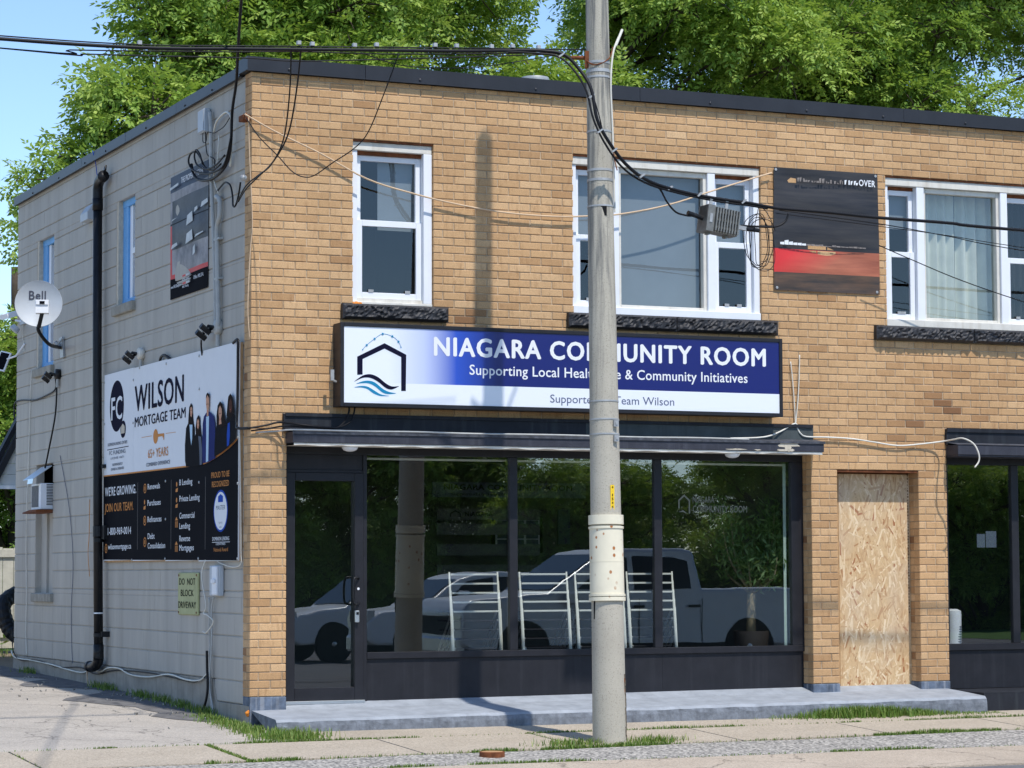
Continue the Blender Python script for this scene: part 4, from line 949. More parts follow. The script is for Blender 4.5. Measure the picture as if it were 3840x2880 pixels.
# telephone junction box with its cables, conduits
jb = thing("junction_box", "pale grey plastic junction box hung under the parapet near the corner", "box", (.0, 1.2, 5.38))
mb = MB(); mb.cbox(-.015, .05, 1.265, 1.465, 5.42, 5.648, .008); mb.build("box_body", M['greybox'], jb)
mb = MB(); mb.cbox(-.021, -.0155, 1.275, 1.455, 5.43, 5.638, .004); mb.build("cover", M['greybox'], jb)
def wire(name, label, P, r, mat, group=None, k=5, n=7, cat="cable"):
    mb = MB(); mb.tube(spline(P, k), r*.74, n); o = mb.build(name, mat, None, True); return tag(o, label, cat, group)
cond = thing("conduit", "pair of painted grey conduits running down from the junction box", "conduit", (.03, 1.1, 3.5))
mb = MB(); mb.tube(spline([(.025,1.21,5.6),(.025,1.17,5.47),(.025,1.16,5.2),(.025,1.14,4.88),(.025,1.08,4.52),(.025,1.03,4.16),(.025,1.0,3.8),(.025,.98,3.5)], 5), .020, 8, 0); mb.build("pipe", M['pvc'], cond, True)
mb = MB(); mb.tube(spline([(.02,.97,4.75),(.02,.86,4.70),(.02,.86,4.55),(.02,.94,4.45),(.02,.93,4.2),(.02,.90,3.8),(.02,.88,3.5)], 5), .024, 8, 0); mb.build("pipe", M['pvc'], cond, True)
for z in (4.33, 3.95): MB().box(.012, .058, .86, 1.02, z, z+.02).build("pipe_strap", M['steel'], cond)
wire("cable", "white looped cable beside the junction box", [(.03,1.09,5.39),(.02,.97,5.47),(.0,.68,5.50),(.0,.54,5.48),(.01,.47,5.39),(.02,.51,5.14),(.03,.57,4.98)], .014, M['wirewhite'])
wire("cable", "white cable hanging loosely below the junction box", [(.03,.93,5.33),(.02,.90,5.25),(.02,.95,5.08),(.02,1.06,4.96),(.02,.99,4.85),(.03,.93,4.78)], .009, M['wirewhite'])
wire("cable", "thin black jumper looping under the junction box", [(.01,1.38,5.425),(.0,1.34,5.33),(.0,1.24,5.32),(.0,1.2,5.40),(.01,1.05,5.37),(.0,.9,5.36),(.01,.7,5.38),(.02,.56,5.44)], .006, M['wire'])
wire("cable", "black coax tail below the junction box", [(.01,1.30,5.425),(.01,1.24,5.2),(.02,1.04,5.12),(.03,1.07,5.0)], .007, M['wire'])
wire("service_cable", "thick black service cable dropping to the wall from overhead", [(-2.2,-9.0,8.2),(-.9,-3.4,6.9),(-.42,-1.3,6.25),(-0.2700,-0.7019,6.3238),(-0.2000,-0.4074,6.0863),(-0.1200,-0.1071,5.8519),(-0.0500,0.1503,5.6885),(-.02,.36,5.46),(-.01,.42,5.21),(.0,.55,5.03),(.0,.78,4.95),(.0,1.09,4.93),(.0,1.47,4.98),(.0,1.66,5.07),(.0,1.72,5.17)], .019, M['wire'], None, 6)
wire("cable", "black splice loop curling over the small realty banner", [(-.02,.40,5.22),(-.02,.6,5.0),(-.02,1.01,4.98),(-.02,1.31,5.02),(-.02,1.62,5.1),(-.02,1.75,5.19),(-.02,1.70,5.26),(-.02,1.52,5.26),(-.02,1.36,5.18),(-.02,1.2,5.06),(-.02,.95,5.0),(-.02,.7,5.02)], .013, M['wire'])
wire("cable", "second black splice loop beside the realty banner", [(-.03,.55,5.08),(-.03,.8,5.03),(-.03,1.1,5.03),(-.03,1.4,5.1),(-.03,1.52,5.2),(-.03,1.48,5.27),(-.03,1.36,5.22),(-.03,1.25,5.1)], .012, M['wire'])
wire("cable", "black cable loop at the corner under the hook", [(.03,.98,4.80),(.02,.80,4.83),(.01,.65,4.84),(.01,.5,4.79),(.01,.43,4.68),(.0,.38,4.58),(.0,.3,4.58),(-.0,.22,4.66),(-.02,.10,4.76)], .012, M['wire'])
hk = thing("cable_hook", "rusty bracket holding cable ends at the top of the brick corner", "bracket", (.04, .06, 5.33))
mb = MB(); mb.cbox(-.02, .052, .03, .17, 5.33, 5.385, .006); mb.tube([(0, .05, 5.39), (-.01, -.03, 5.38), (.0, -.05, 5.35)], .007, 6); mb.build("bracket", M['rust'], hk)
mb = MB(); mb.lathe([(0, .024), (.015, .03), (.03, .018), (.045, .03), (.06, .022)], (-.02, .04, 4.80), (0, -1, -.3), 10); o = mb.build("insulator", M['steel'], None, True); tag(o, "small grey wire clamp fixed low on the brick corner", "clamp")
# flood lights
def flood(label, y, z, body, heads, scale=1.0, x0=.06):
    t = thing("security_light", label, "light", (x0-.06, y, z))
    mb = MB(); mb.lathe([(0, .055*scale), (.05, .055*scale), (.06, .045*scale)], (x0-.002, y, z), (-1, 0, 0), 18, 0); mb.build("mount", body, t, True)
    mb = MB(); mb.tube([(x0-.03, y, z-.05*scale), (x0-.03, y, z-.14*scale)], .016*scale, 8); mb.build("stem", M['pvc'], t)
    for k, (dy, dz) in enumerate(((.085, -.01), (.19, -.045))):
        mb = MB(); c = Vector((x0-.12, y+dy*scale, z+dz*scale)); d = Vector((-.55, .35, -.75)).normalized(); u = Vector((0, 1, 0)); u = (u-d*u.dot(d)).normalized(); w_ = d.cross(u)
        mb.obox(c, u, w_, d, .036*scale, .042*scale, .018*scale, 0); mb.obox(c+d*.019*scale, u, w_, d, .030*scale, .035*scale, .002, 1)
        mb.tube([(x0-.05, y+.02, z), tuple(c-d*.03*scale)], .012*scale, 6, 0); mb.build("lamp_head", [heads, M['white']], t)
    return t
flood("twin head white and black security light above the billboard's left half", 3.60, 3.46, M['whiteold'], M['abs'], 1.15)
flood("black twin security light above the billboard at the foot of the conduits", .93, 3.50, M['pvc'], M['abs'], 1.3)
flood("black twin security light under the dish beside the far blue window", 7.14, 3.50, M['abs'], M['abs'], 1.1)
sc_ = thing("security_camera", "small white security light and solar panel at the far wall corner", "camera", (.0, 9.2, 3.8))
mb = MB(); mb.cbox(.02, .06, 8.86, 9.06, 4.24, 4.36, .006); mb.build("mount", M['greybox'], sc_)
mb = MB(); mb.obox((-.06, 9.2, 4.38), (.9,.2,.3), (-.2,.9,0), (-.3,0,.95), .10, .12, .03, 0); mb.lathe([(0,.05),(.06,.065),(.07,.055)], (-.02, 9.02, 4.22), (-.6,.1,-.7), 14, 1); mb.tube([(.03, 8.98, 4.28), (-.03, 9.06, 4.3)], .014, 6, 0); mb.build("lamp_head", [M['white'], M['greybox']], sc_, False)
mb = MB(); mb.tube([(.05, 8.9, 4.0), (-.02, 9.05, 3.86), (-.07, 9.3, 3.84)], .012, 6); mb.build("arm", M['white'], sc_)
mb = MB(); d = Vector((-.75, -.6, .28)).normalized(); u = Vector((.1, -.2, .97)); u = (u-d*u.dot(d)).normalized(); w_ = d.cross(u)
mb.obox((-.1, 9.42, 3.82), w_, u, d, .085, .125, .010, 0); mb.obox(Vector((-.1, 9.42, 3.82))+d*.0105, w_, u, d, .068, .108, .002, 1); mb.build("solar_panel", [M['white'], M['print_black']], sc_)
wire("cable", "thin white cable hanging from the far security light", [(.04,8.95,4.24),(.045,8.98,4.1),(.05,8.93,3.96),(.05,8.9,3.9)], .006, M['wirewhite'])
# satellite dish
C0 = Vector((-7.29, -22.51, 1.17)); dc = Vector((-0.4000,6.3145,4.2283))
dn = (Vector((-8.6, -21, 6.0))-dc).normalized(); du = Vector((0, 0, 1)); du = (du-dn*du.dot(dn)).normalized(); dr = du.cross(dn)
ds = thing("satellite_dish", "white round satellite dish on a bent pole in front of the far blue window", "satellite dish", tuple(dc))
mb = MB(); R_ = .262; prof = [(-.055*(1-(k/8)**2), R_*k/8) for k in range(9)]
mb.lathe([(-.055-.004, .0)]+[(a-.004, r) for a, r in prof[1:]], dc, dn, 48, 0); b0 = len(mb.f)
mb.lathe([(.0, R_), (.004, R_+.003), (-.008, R_+.005), (-.012, R_)], dc, dn, 48, 1); mb.build("reflector", [plain("dish_grey", lin(196,199,203), .55, var=.03), M['greybox']], ds, True)
mb = MB(); mb.text("Bell", dc+dn*.006-dr*.106+du*.045, dr, du, .185, .098, 0, .018); mb.build("lettering", plain("dish_print", lin(66,68,80), .5), ds)
mb = MB(); lc = dc+dn*.22-du*.075+dr*.055
mb.obox(lc, dr, du, dn, .072, .075, .05, 0); mb.obox(lc+du*.045+dn*.052, dr, du, dn, .066, .026, .012, 0); mb.obox(lc+du*.04+dn*.065, dr, du, dn, .028, .017, .002, 1); mb.build("receiver", [M['white'], M['print_black']], ds)
mb = MB(); mb.tube([tuple(lc-du*.06), tuple(dc+dn*.12-du*.28+dr*.015), tuple(dc-dn*.06-du*.24)], .024, 8); mb.build("feed_arm", M['abs'], ds)
mp_ = Vector((.03, 7.02, 3.80)); mb = MB(); mb.tube(spline([tuple(dc-dn*.08), tuple(dc-dn*.10-du*.2), tuple(dc-dn*.11-du*.30), tuple(Vector((-0.2200,6.5515,3.7939))), tuple(mp_)], 5), .021, 10); mb.build("mast", M['abs'], ds, True)
mb = MB(); mb.obox((.045, 7.0, 3.80), (1,0,0), (0,1,0), (0,.3,1), .012, .07, .12, 0); mb.tube([(.04, 6.95, 3.9), (-.03, 6.97, 3.82)], .012, 6); mb.tube([tuple(mp_+Vector((-.05,.05,.06))), tuple(mp_)], .03, 8); mb.build("foot", M['steel'], ds)
# window air conditioner on its shelf
ac = thing("air_conditioner", "white window air conditioner with a bent metal rain flap", "air conditioner", (-.1, 7.9, 1.92))
mb = MB(); mb.cbox(-.08, .16, 7.46, 7.92, 1.935, 2.24, .006); mb.build("case", M['white'], ac)
mb = MB(); mb.box(-.085, -.081, 7.56, 7.88, 1.965, 2.215, 0)
for k in range(20): mb.box(-.088, -.0855, 7.56, 7.88, 1.97+.0125*k, 1.975+.0125*k, 0)
for k in range(14): mb.box(-.01, .1, 7.456, 7.4595, 1.985+.018*k, 1.994+.018*k, 1)
mb.build("grille", [plain("dusty_fins", lin(96,98,102), .6, var=.2, vs=20), M['dark']], ac)
mb = MB(); mb.prism([(.05, 7.45, 2.45), (-.17, 7.45, 2.292), (-.172, 7.45, 2.286), (-.02, 7.45, 2.39), (.05, 7.45, 2.44)], (0, .52, 0)); mb.prism([(-.171, 7.45, 2.292), (-.181, 7.45, 2.235), (-.177, 7.45, 2.235), (-.167, 7.45, 2.292)], (0, .26, 0)); mb.build("rain_flap", M['chrome'], ac)
mb = MB(); mb.prism([(-.14, 7.42, 1.905), (-.15, 8.08, 1.893), (-.14, 8.1, 1.91), (-.13, 7.8, 1.932), (-.14, 7.42, 1.93)], (.25, 0, 0)); o = mb.build("support_shelf", M['rust']); tag(o, "dark weathered board carrying the air conditioner", "shelf")
wire("power_cable", "thick black cable from the air conditioner up to the wall light", [(-.02,7.5,2.42),(-.02,7.35,2.6),(.02,7.21,3.0),(.03,7.18,3.3),(.02,7.2,3.46)], .014, M['wire'])
wire("cable", "black cable crossing the far end of the side wall", [(.04,9.36,3.1),(.04,9.35,3.29),(.04,8.99,3.31),(.04,8.3,3.27),(.04,7.7,3.29),(.04,7.3,3.33),(.04,7.2,3.44)], .013, M['wire'])
wire("cable", "long white cable hanging down the far end of the wall", [(.045,8.5,3.64),(.045,8.55,3.3),(.045,8.6,2.6),(.03,8.62,1.9),(.045,8.68,1.4),(.045,8.64,.9),(.045,8.66,.5),(.045,8.6,.2)], .009, M['wirewhite'])
wire("cable", "thin dark cable down the wall between window and drainpipe", [(.05,7.07,2.55),(.05,6.4,1.3) if False else (.05,6.6,1.9),(.05,6.42,1.3),(.05,6.48,.8),(.05,6.45,.4),(.05,6.4,.17)], .005, M['print_grey'])
wire("cable", "blue cord hanging from the parapet above the drainpipe", [(.0,5.52,5.88),(.03,5.5,5.75),(.045,5.48,5.6),(.04,5.4,5.5)], .006, M['print_blue'])
wire("cable", "bundle of white cable sagging along the foot of the side wall", [(.04,9.40,.24),(.035,9.15,.16),(.03,8.2,.15),(.03,7.3,.13),(.03,6.6,.10),(.03,5.9,.085),(.03,5.5,.13),(.03,5.1,.12),(.03,4.8,.17),(.03,4.35,.18),(.03,3.9,.13),(.03,3.2,.13),(.03,2.5,.18),(.03,1.9,.15),(.03,1.45,.16),(.03,1.2,.24)], .012, M['wirewhite'])
wire("cable", "black cable twisted along the foot of the side wall", [(.04,9.38,.5),(.04,9.3,.25),(.03,8.9,.14),(.03,8.0,.16),(.03,7.0,.11),(.03,6.0,.14),(.03,5.3,.09),(.03,4.6,.15),(.03,3.8,.17),(.03,3.0,.17),(.03,2.2,.15),(.03,1.6,.14),(.03,1.2,.22)], .009, M['wire'])
wire("cable", "knotted rope end dangling at the drainpipe foot", [(-.02,5.5,.13),(-.02,5.46,-.0),(-.03,5.36,-.04),(-.03,5.3,-.10),(-.03,5.28,-.045),(-.06,5.4,-.05)], .011, M['beige'])
wire("cable", "yellow cord hanging beside the drainpipe", [(.03,5.62,2.0),(.03,5.64,1.6),(.03,5.68,1.4),(.03,5.6,1.15)], .005, M['print_orange'])
# meter box and cables
me_ = thing("disconnect_box", "grey electrical switch box with a white cover by the brick corner", "electrical box", (.0, 1.0, .96))
mb = MB(); mb.cbox(.005, .058, .785, 1.08, .965, 1.25, .008); mb.build("box_body", M['greybox'], me_)
mb = MB(); mb.cbox(-.02, .0045, .79, .93, .975, 1.245, .006, 0); mb.cbox(-.04, -.0205, .80, .90, 1.085, 1.125, .005, 0); mb.build("cover", M['white'], me_)
wire("cable", "white cable looping left of the switch box", [(.03,1.25,1.33),(.0,1.30,1.2),(.0,1.28,1.08),(.01,1.22,.93),(.01,1.2,.85),(.0,1.24,.80),(.0,1.1,.78),(.02,1.0,.72),(.0,1.15,.62),(.0,1.26,.63)], .009, M['wirewhite'])
wire("cable", "grey cable falling from the switch box to the ground", [(.03,1.02,.96),(.02,1.06,.8),(.02,1.04,.55),(.02,1.1,.2),(.02,1.08,.05),(.02,1.0,-.08),(.0,.98,-.15)], .011, M['pvc'])
wire("conduit", "straight steel rod conduit beside the switch box", [(.035,1.17,.95),(.035,1.16,.6),(.035,1.12,.1),(.03,1.06,-.14)], .012, M['pvc'])
wire("cable", "thick black cable bending into the grass by the wall", [(.0,1.13,.45),(-.0,1.12,.3),(-.0,1.10,.1),(-.01,1.12,-.02),(-.02,1.2,-.12),(-.02,1.32,-.15)], .017, M['wire'])
wire("cable", "white cable down the billboard's right edge and across to the switch box", [(.03,.245,2.49),(.03,.22,2.1),(.03,.2,1.72),(.03,.19,1.38),(.03,.2,1.26),(.03,.45,1.235),(.03,.8,1.27),(.03,.95,1.3)], .007, M['wirewhite'])
wire("cable", "bundle of black cables down the billboard's right edge", [(.0,.36,3.3),(-.0,.22,3.32),(-.005,.20,3.2),(-.005,.2,3.0),(-.005,.21,2.7),(-.01,.21,2.55),(-.02,.14,2.5),(.03,-.04,2.492)], .018, M['wire'])
wire("cable", "black hose arching out behind the billboard's top edge", [(.045,2.95,3.28),(.03,2.85,3.36),(.03,2.7,3.37),(.045,2.5,3.3)], .02, M['wire'])
wire("cable", "short black lamp cable behind the billboard top", [(-.03,1.15,3.47),(-.02,1.3,3.40),(.02,1.4,3.27)], .012, M['wire'])
# ------------------------------------------------------------------ cables on the front
wire("cable", "black sign cables laid over the canopy to the sign", [(.03,-.04,2.492),(.18,-.05,2.52),(.32,-.06,2.55),(.49,-.2,2.52),(.73,-.22,2.50),(.84,-.18,2.51),(.93,-.12,2.58),(.97,-.1,2.66),(.97,-.1,2.705)], .013, M['wire'])
wire("cable", "second black sign cable on the canopy edge", [(.05,-.03,2.47),(.2,-.04,2.49),(.36,-.1,2.515),(.55,-.21,2.50),(.8,-.19,2.50),(.98,-.12,2.57),(1.03,-.1,2.705)], .011, M['wire'])
wire("cable", "grey cable taped along the front lip of the canopy", [(.10,-.01,2.455),(.3,-.05,2.47),(.42,-.218,2.476),(1.07,-.222,2.474),(1.6,-.222,2.478),(2.15,-.222,2.472),(3.0,-.222,2.476),(3.9,-.222,2.471),(4.5,-.222,2.476),(5.1,-.222,2.472)], .011, M['pvc'])
wire("cable", "white cable from the canopy across the brick to the next canopy", [(4.9,-.21,2.478),(5.3,-.15,2.50),(5.55,-.05,2.565),(5.73,-.03,2.65),(5.76,-.03,2.6),(5.79,-.04,2.55),(5.86,-.04,2.52),(6.11,-.03,2.52),(6.38,-.03,2.51),(6.65,-.03,2.48),(6.93,-.03,2.45),(7.2,-.03,2.47),(7.44,-.09,2.5),(7.45,-.26,2.51),(7.47,-.4,2.515),(7.56,-.45,2.46),(7.6,-.48,2.36),(7.6,-.48,2.28),(7.55,-.48,2.22)], .011, M['wirewhite'])
wire("cable", "short white cable end running up the brick right of the sign", [(5.745,-.02,2.64),(5.77,-.02,2.85),(5.79,-.02,3.09),(5.8,-.02,3.34)], .008, M['wirewhite'])
wire("cable", "short white cable end leaning left on the brick by the sign", [(5.742,-.02,2.64),(5.735,-.02,2.81),(5.715,-.02,3.09),(5.695,-.02,3.27)], .008, M['wirewhite'])
wire("cable", "beige wire sagging across the brick front below the windows' heads", [(-.03,-.05,5.37),(.26,-.05,5.23),(.71,-.05,5.05),(1.17,-.05,4.84),(1.63,-.05,4.73),(2.1,-.05,4.65),(2.58,-.05,4.60),(3.07,-.05,4.59),(3.41,-.05,4.61),(3.79,-.05,4.65),(4.32,-.05,4.77),(4.88,-.05,4.96),(5.49,-.045,5.16)], .011, M['beige'])
wire("cable", "thin brown wire down the brick corner", [(.02,-.01,5.36),(.03,-.012,5.0),(.06,-.012,4.4),(.04,-.012,4.1),(.02,-.012,3.6),(.04,-.01,3.3)], .006, M['beige'])
wire("cable", "thin dark cable drooping in front of the curtained window", [(6.57,-.3,4.45),(6.93,-.3,4.33),(7.57,-.3,4.13),(8.47,-.3,3.91),(10,-.3,3.6)], .007, M['wire'])

# boarded up doorway
ob_ = thing("boarded_door", "raw chipboard sheet nailed over the doorway between the two shops", "boarded door", (6.77, .19, -.02))
mb = MB(); mb.box(6.352, 7.192, .183, .205, -.02, 2.165, 0, .5)
r_ = random.Random(33)
for k in range(1150):
    a = r_.gauss(0, .42)+(r_.random() < .08)*1.2; l, w_ = r_.uniform(.06, .17), r_.uniform(.009, .026); x, z = r_.uniform(6.36, 7.185), r_.uniform(-.01, 2.155)
    ux, uz = math.sin(a), math.cos(a); P = [(x+s1*ux*l*.5+s2*uz*w_*.5, z+s1*uz*l*.5-s2*ux*w_*.5) for s1, s2 in ((-1,-1),(1,-.8),(1,.9),(-1,1))]
    P = [(min(7.191, max(6.353, px)), min(2.164, max(-.019, pz))) for px, pz in P]; t = min(.95, max(.1, r_.gauss(.55, .24)))
    if r_.random() < .03: t = .02
    if r_.random() < .02: t = 1.0
    mb.poly([(px, .1828-.0000009*k, pz) for px, pz in P], 0, t)
def osb():
    m, nt, b = newmat("strand_board"); at = N(nt, "ShaderNodeAttribute", attribute_name="tint")
    c = ramp(nt, at.outputs["Fac"], [(0, lin(158,100,60)), (.12, lin(174,130,86)), (.5, lin(203,170,126)), (1, lin(228,204,166))])
    v = coords(nt, (1, 1, .25)); c = mixc(nt, 1.0, c, ramp(nt, noise(nt, v, 120, 3), [(.3, W4(.85)), (.7, W4(1.06))]), 'MULTIPLY')
    vz = coords(nt, (1.2, 1, .9)); c = mixc(nt, ramp(nt, noise(nt, vz, 1.2, 3), [(.45, W4(0)), (.7, W4(.4))]), c, lin(196,186,172))
    nt.links.new(c, b.inputs["Base Color"]); b.inputs["Roughness"].default_value = .75; return m
mb.build("chipboard", osb(), ob_)
mb = MB(); r_ = random.Random(6)
for k in range(46): z = .75+k*.031; mb.box(7.166+r_.uniform(-.003, .003), 7.178+r_.uniform(-.003, .003), .1795, .1805, z, z+r_.uniform(.008, .02))
mb.build("stamped_mark", plain("stamp_ink", lin(120,92,66), .8), ob_)
mb = MB(); mb.box(6.235, 6.35, .19, .25, -.02, 2.18); mb.box(7.1925, 7.195, .19, .25, -.02, 2.18); mb.box(6.235, 7.19, .2, .25, 2.166, 2.18); mb.build("door_frame", M['rust'], ob_)
mb = MB(); mb.box(6.2355, 6.3515, .186, .2, -.02, 2.165); mb.build("side_board", M['wood'], ob_)
# ------------------------------------------------------------------ utility pole and overhead lines
def conc_pole():
    m, nt, b = newmat("spun_concrete"); v = coords(nt)
    base = ramp(nt, noise(nt, v, 1.5, 5), [(.3, lin(164,157,142)), (.7, lin(180,173,157))])
    sp = ramp(nt, voro(nt, v, 120, out="Color"), [(.06, W4(.72)), (.25, W4(1)), (.9, W4(1.08))]); base = mixc(nt, 1.0, base, sp, 'MULTIPLY')
    sv = coords(nt, (16, 16, .45)); f = ramp(nt, noise(nt, sv, 1.0, 5, .65), [(.46, W4(0)), (.62, W4(.75))])
    sz = N(nt, "ShaderNodeSeparateXYZ"); tc = N(nt, "ShaderNodeTexCoord"); nt.links.new(tc.outputs["Object"], sz.inputs[0])
    hz = ramp(nt, sz.outputs[2], [(.0, W4(.2)), (1, W4(1))]); mr = N(nt, "ShaderNodeMapRange"); mr.inputs[1].default_value = 2.6; mr.inputs[2].default_value = 4.2; nt.links.new(sz.outputs[2], mr.inputs[0])
    mm = N(nt, "ShaderNodeMath", operation='MULTIPLY'); nt.links.new(f, mm.inputs[0]); nt.links.new(mr.outputs[0], mm.inputs[1])
    base = mixc(nt, mm.outputs[0], base, lin(84,86,86))
    nt.links.new(base, b.inputs["Base Color"]); b.inputs["Roughness"].default_value = .85; bump(nt, b, voro(nt, v, 120), .35, .004); return m
pb = Vector((2.60, -2.20, -.40)); lean = Vector((.0062, .0385, 1.0))
def pole_at(z): return pb+lean*(z-pb.z)
def pole_r(z): return .148-.0072*(z+.3)
up = thing("utility_pole", "grey concrete utility pole standing in the verge before the shop", "utility pole", tuple(pb))
mb = MB(); zs = [-.4]+[-.3+.4*k for k in range(23)]
mb.tube([tuple(pole_at(z)) for z in zs], [pole_r(z) for z in zs], 36); o = mb.build("shaft", conc_pole(), up); smooth_by_angle(o, 50)
def sleeve_mat():
    m = plain("cream_pole_wrap", lin(226,217,192), .5, var=.06, vs=5)
    nt = m.node_tree; b = nt.nodes["Principled BSDF"]; v = coords(nt, (1, 1, .8)); src = b.inputs["Base Color"].links[0].from_socket
    f = ramp(nt, voro(nt, v, 13), [(.13, W4(1)), (.2, W4(0))]); sel = ramp(nt, noise(nt, v, 2.4, 2), [(.46, W4(0)), (.52, W4(1))])
    mm = N(nt, "ShaderNodeMath", operation='MULTIPLY'); nt.links.new(f, mm.inputs[0]); nt.links.new(sel, mm.inputs[1])
    nt.links.new(mixc(nt, mm.outputs[0], src, lin(166,104,52)), b.inputs["Base Color"]); return m
mb = MB(); slm = sleeve_mat()
def pring(mb, z0, z1, dr, m=0, n=36):
    mb.lathe([(0, pole_r(z0)), (0, pole_r(z0)+dr), (z1-z0, pole_r(z1)+dr), (z1-z0, pole_r(z1))], pole_at(z0), lean, n, m)
pring(mb, .98, 1.56, .012); pring(mb, 1.262, 1.268, .0135); pring(mb, .925, .958, .021); pring(mb, .965, .985, .021); pring(mb, 1.552, 1.572, .02); pring(mb, 1.588, 1.67, .02)
o = mb.build("protective_wrap", slm, up); smooth_by_angle(o, 40)
mb = MB()
for z0, h in ((5.55, .018), (5.60, .03), (5.68, .022), (5.06, .016), (4.71, .02), (4.62, .022), (4.39, .014), (2.66, .014), (2.50, .014), (2.37, .014)): mb = MB(); pring(mb, z0, z0+h, .004); mb.build("steel_band", M['steel'], up)
for z0 in (2.47, 2.34):
    c = pole_at(z0)+Vector((.0, -1, 0))*(pole_r(z0)+.012)+Vector((.045, 0, 0)); mb = MB(); mb.obox(c, (1,0,0), (0,1,0), (0,0,1), .022, .012, .028); mb.obox(c-Vector((0,.01,0)), (1,0,0), (0,1,0), (0,0,1), .01, .008, .012); mb.build("band_buckle", M['steel'], up)
rt = Vector((.78, -.62, 0)).normalized()
def pface(z, ang, off=0.0):
    """a point on the pole's skin; ang measured from the side facing the camera towards the street's right"""
    vd = Vector((-.40, -.916, 0)); sd = Vector((.916, -.40, 0)); return pole_at(z)+(vd*math.cos(ang)+sd*math.sin(ang))*(pole_r(z)+off)
mb = MB(); mb.tube(spline([tuple(pface(5.95, 1.9, .10)), tuple(pface(5.78, 1.5, .03)), tuple(pface(5.5, 1.15, .012)), tuple(pface(5.1, 1.3, .012)), tuple(pface(4.6, 1.45, .012)), tuple(pface(4.35, 1.5, .012))], 6), .009, 8, 0)
mb.tube([tuple(pface(5.86, 1.75, .06)), tuple(pface(6.02, 1.95, .14))], .012, 8, 0); mb.build("ground_rod_cover", M['wirewhite'], up)
mb = MB(); mb.tube(spline([tuple(pface(5.72, -1.2, .02)), tuple(pface(5.66, -.3, .012)), tuple(pface(5.72, .9, .012)), tuple(pface(5.84, 1.5, .03))], 5), .006, 6); mb.tube(spline([tuple(pface(5.05, 1.5, .01)), tuple(pface(4.85, 1.3, .02)), tuple(pface(4.72, 1.2, .05))], 5), .006, 6)
mb.obox(pface(5.72, -1.25, .0), (.9,-.4,0), (.4,.9,0), (0,0,1), .02, .03, .075); mb.tube([tuple(pface(5.74, -1.3, .0)), tuple(pface(5.74, -1.45, .14))], .018, 8); mb.build("rusty_bracket", M['rust'], up)
mb = MB(); a0 = pface(4.35, .22, -.003); vd = Vector((-.40, -.916, 0)); sd = Vector((.916, -.40, 0)); mb.obox(a0, sd, vd, (0,0,1), .026, .004, .042, 0); mb.obox(pface(.85, -.95, -.004), sd, vd, (0,0,1), .012, .006, .08, 0); mb.build("drilled_slot", M['dark'], up)
mb = MB(); r_ = random.Random(12)
for k in range(14):
    z = -.25+.04*k+r_.uniform(-.01,.01); mb.obox(pface(z, 1.25+r_.uniform(-.08,.08), -.002), sd, vd, (0,0,1), .010, .006, .026, 0)
mb.obox(pface(.2, 1.2, -.001), sd, vd, (0,0,1), .006, .006, .06, 1); mb.build("spalled_edge", [plain("spalled_concrete", lin(104,96,84), .95, var=.4, vs=60), M['rust']], up)
mb = MB(); c = pface(1.82, .42, .002); nr = (c-pole_at(1.82)).normalized(); tx = Vector((0,0,1)).cross(nr).normalized()
mb.obox(c, tx, nr, (0,0,1), .019, .0015, .112, 0)
for i, ch in enumerate("4-1544"):
    z = .082-.034*i; w_ = .012 if ch == '-' else (.006 if ch == '1' else .014); mb.text(ch, tuple(c+nr*.003-tx*w_*.5+Vector((0,0,z-(0 if ch != '-' else -.01)))), tx, (0,0,1), w_, .022 if ch != '-' else .004, 1, .02)
mb.build("number_tag", [M['yellowtag'], M['print_black']], up)

YS = -2.05
wire("strand", "steel strand running along the street to the pole's top bands", [(-9,YS,5.62),(-5,YS,5.5),(-2.73,YS,5.49),(-1.59,YS,5.51),(-.69,YS,5.57),(.44,YS,5.65),(1.3,YS,5.71),(1.96,YS,5.755),(2.48,YS,5.79)], .008, M['wire'])
wire("trunk_cable", "thick black trunk cable lashed along the strand and down across the pole", [(-9,YS,5.595),(-5,YS,5.475),(-2.73,YS,5.465),(-1.59,YS,5.485),(-.69,YS,5.545),(.44,YS,5.625),(1.3,YS,5.685),(1.87,YS,5.735),(2.06,YS-.03,5.74),(2.23,YS-.08,5.71),(2.345,YS-.14,5.58),(2.42,YS-.22,5.40),(2.46,YS-.26,5.12),(2.58,YS-.26,4.92),(2.77,YS-.22,4.74),(3.08,YS-.05,4.64),(3.46,YS,4.57),(3.83,YS,4.53),(4.12,YS,4.51),(4.41,YS,4.48),(4.94,YS,4.47),(5.48,YS,4.45),(6.25,YS,4.44),(7.24,YS,4.41),(14,YS,4.3)], .021, M['wire'], None, 6)
wire("trunk_cable", "second black cable strapped to the trunk cable past the pole", [(1.6,YS,5.71),(2.0,YS-.02,5.715),(2.18,YS-.07,5.69),(2.30,YS-.14,5.56),(2.385,YS-.20,5.38),(2.43,YS-.25,5.12),(2.55,YS-.25,4.90),(2.75,YS-.2,4.71),(3.07,YS-.05,4.615),(3.46,YS,4.55),(3.83,YS,4.505),(4.1,YS,4.49),(4.3,YS,4.47)], .013, M['wire'], None, 6)
wire("cable", "thin black line swinging down from the strand round the pole", [(2.1,YS-.02,5.745),(2.3,YS-.08,5.66),(2.40,YS-.2,5.45),(2.46,YS-.27,5.2),(2.50,YS-.27,5.05)], .007, M['wire'])
wire("cable", "upper of the two thin black lines left of the pole", [(-9,-2,5.5),(-2.72,-2.0,5.40),(-2.15,-2.0,5.43),(-1.38,-2.0,5.48),(-.68,-2.0,5.53),(-.21,-2.0,5.57),(.71,-2.0,5.62),(2.21,-2.0,5.75)], .008, M['wire'])
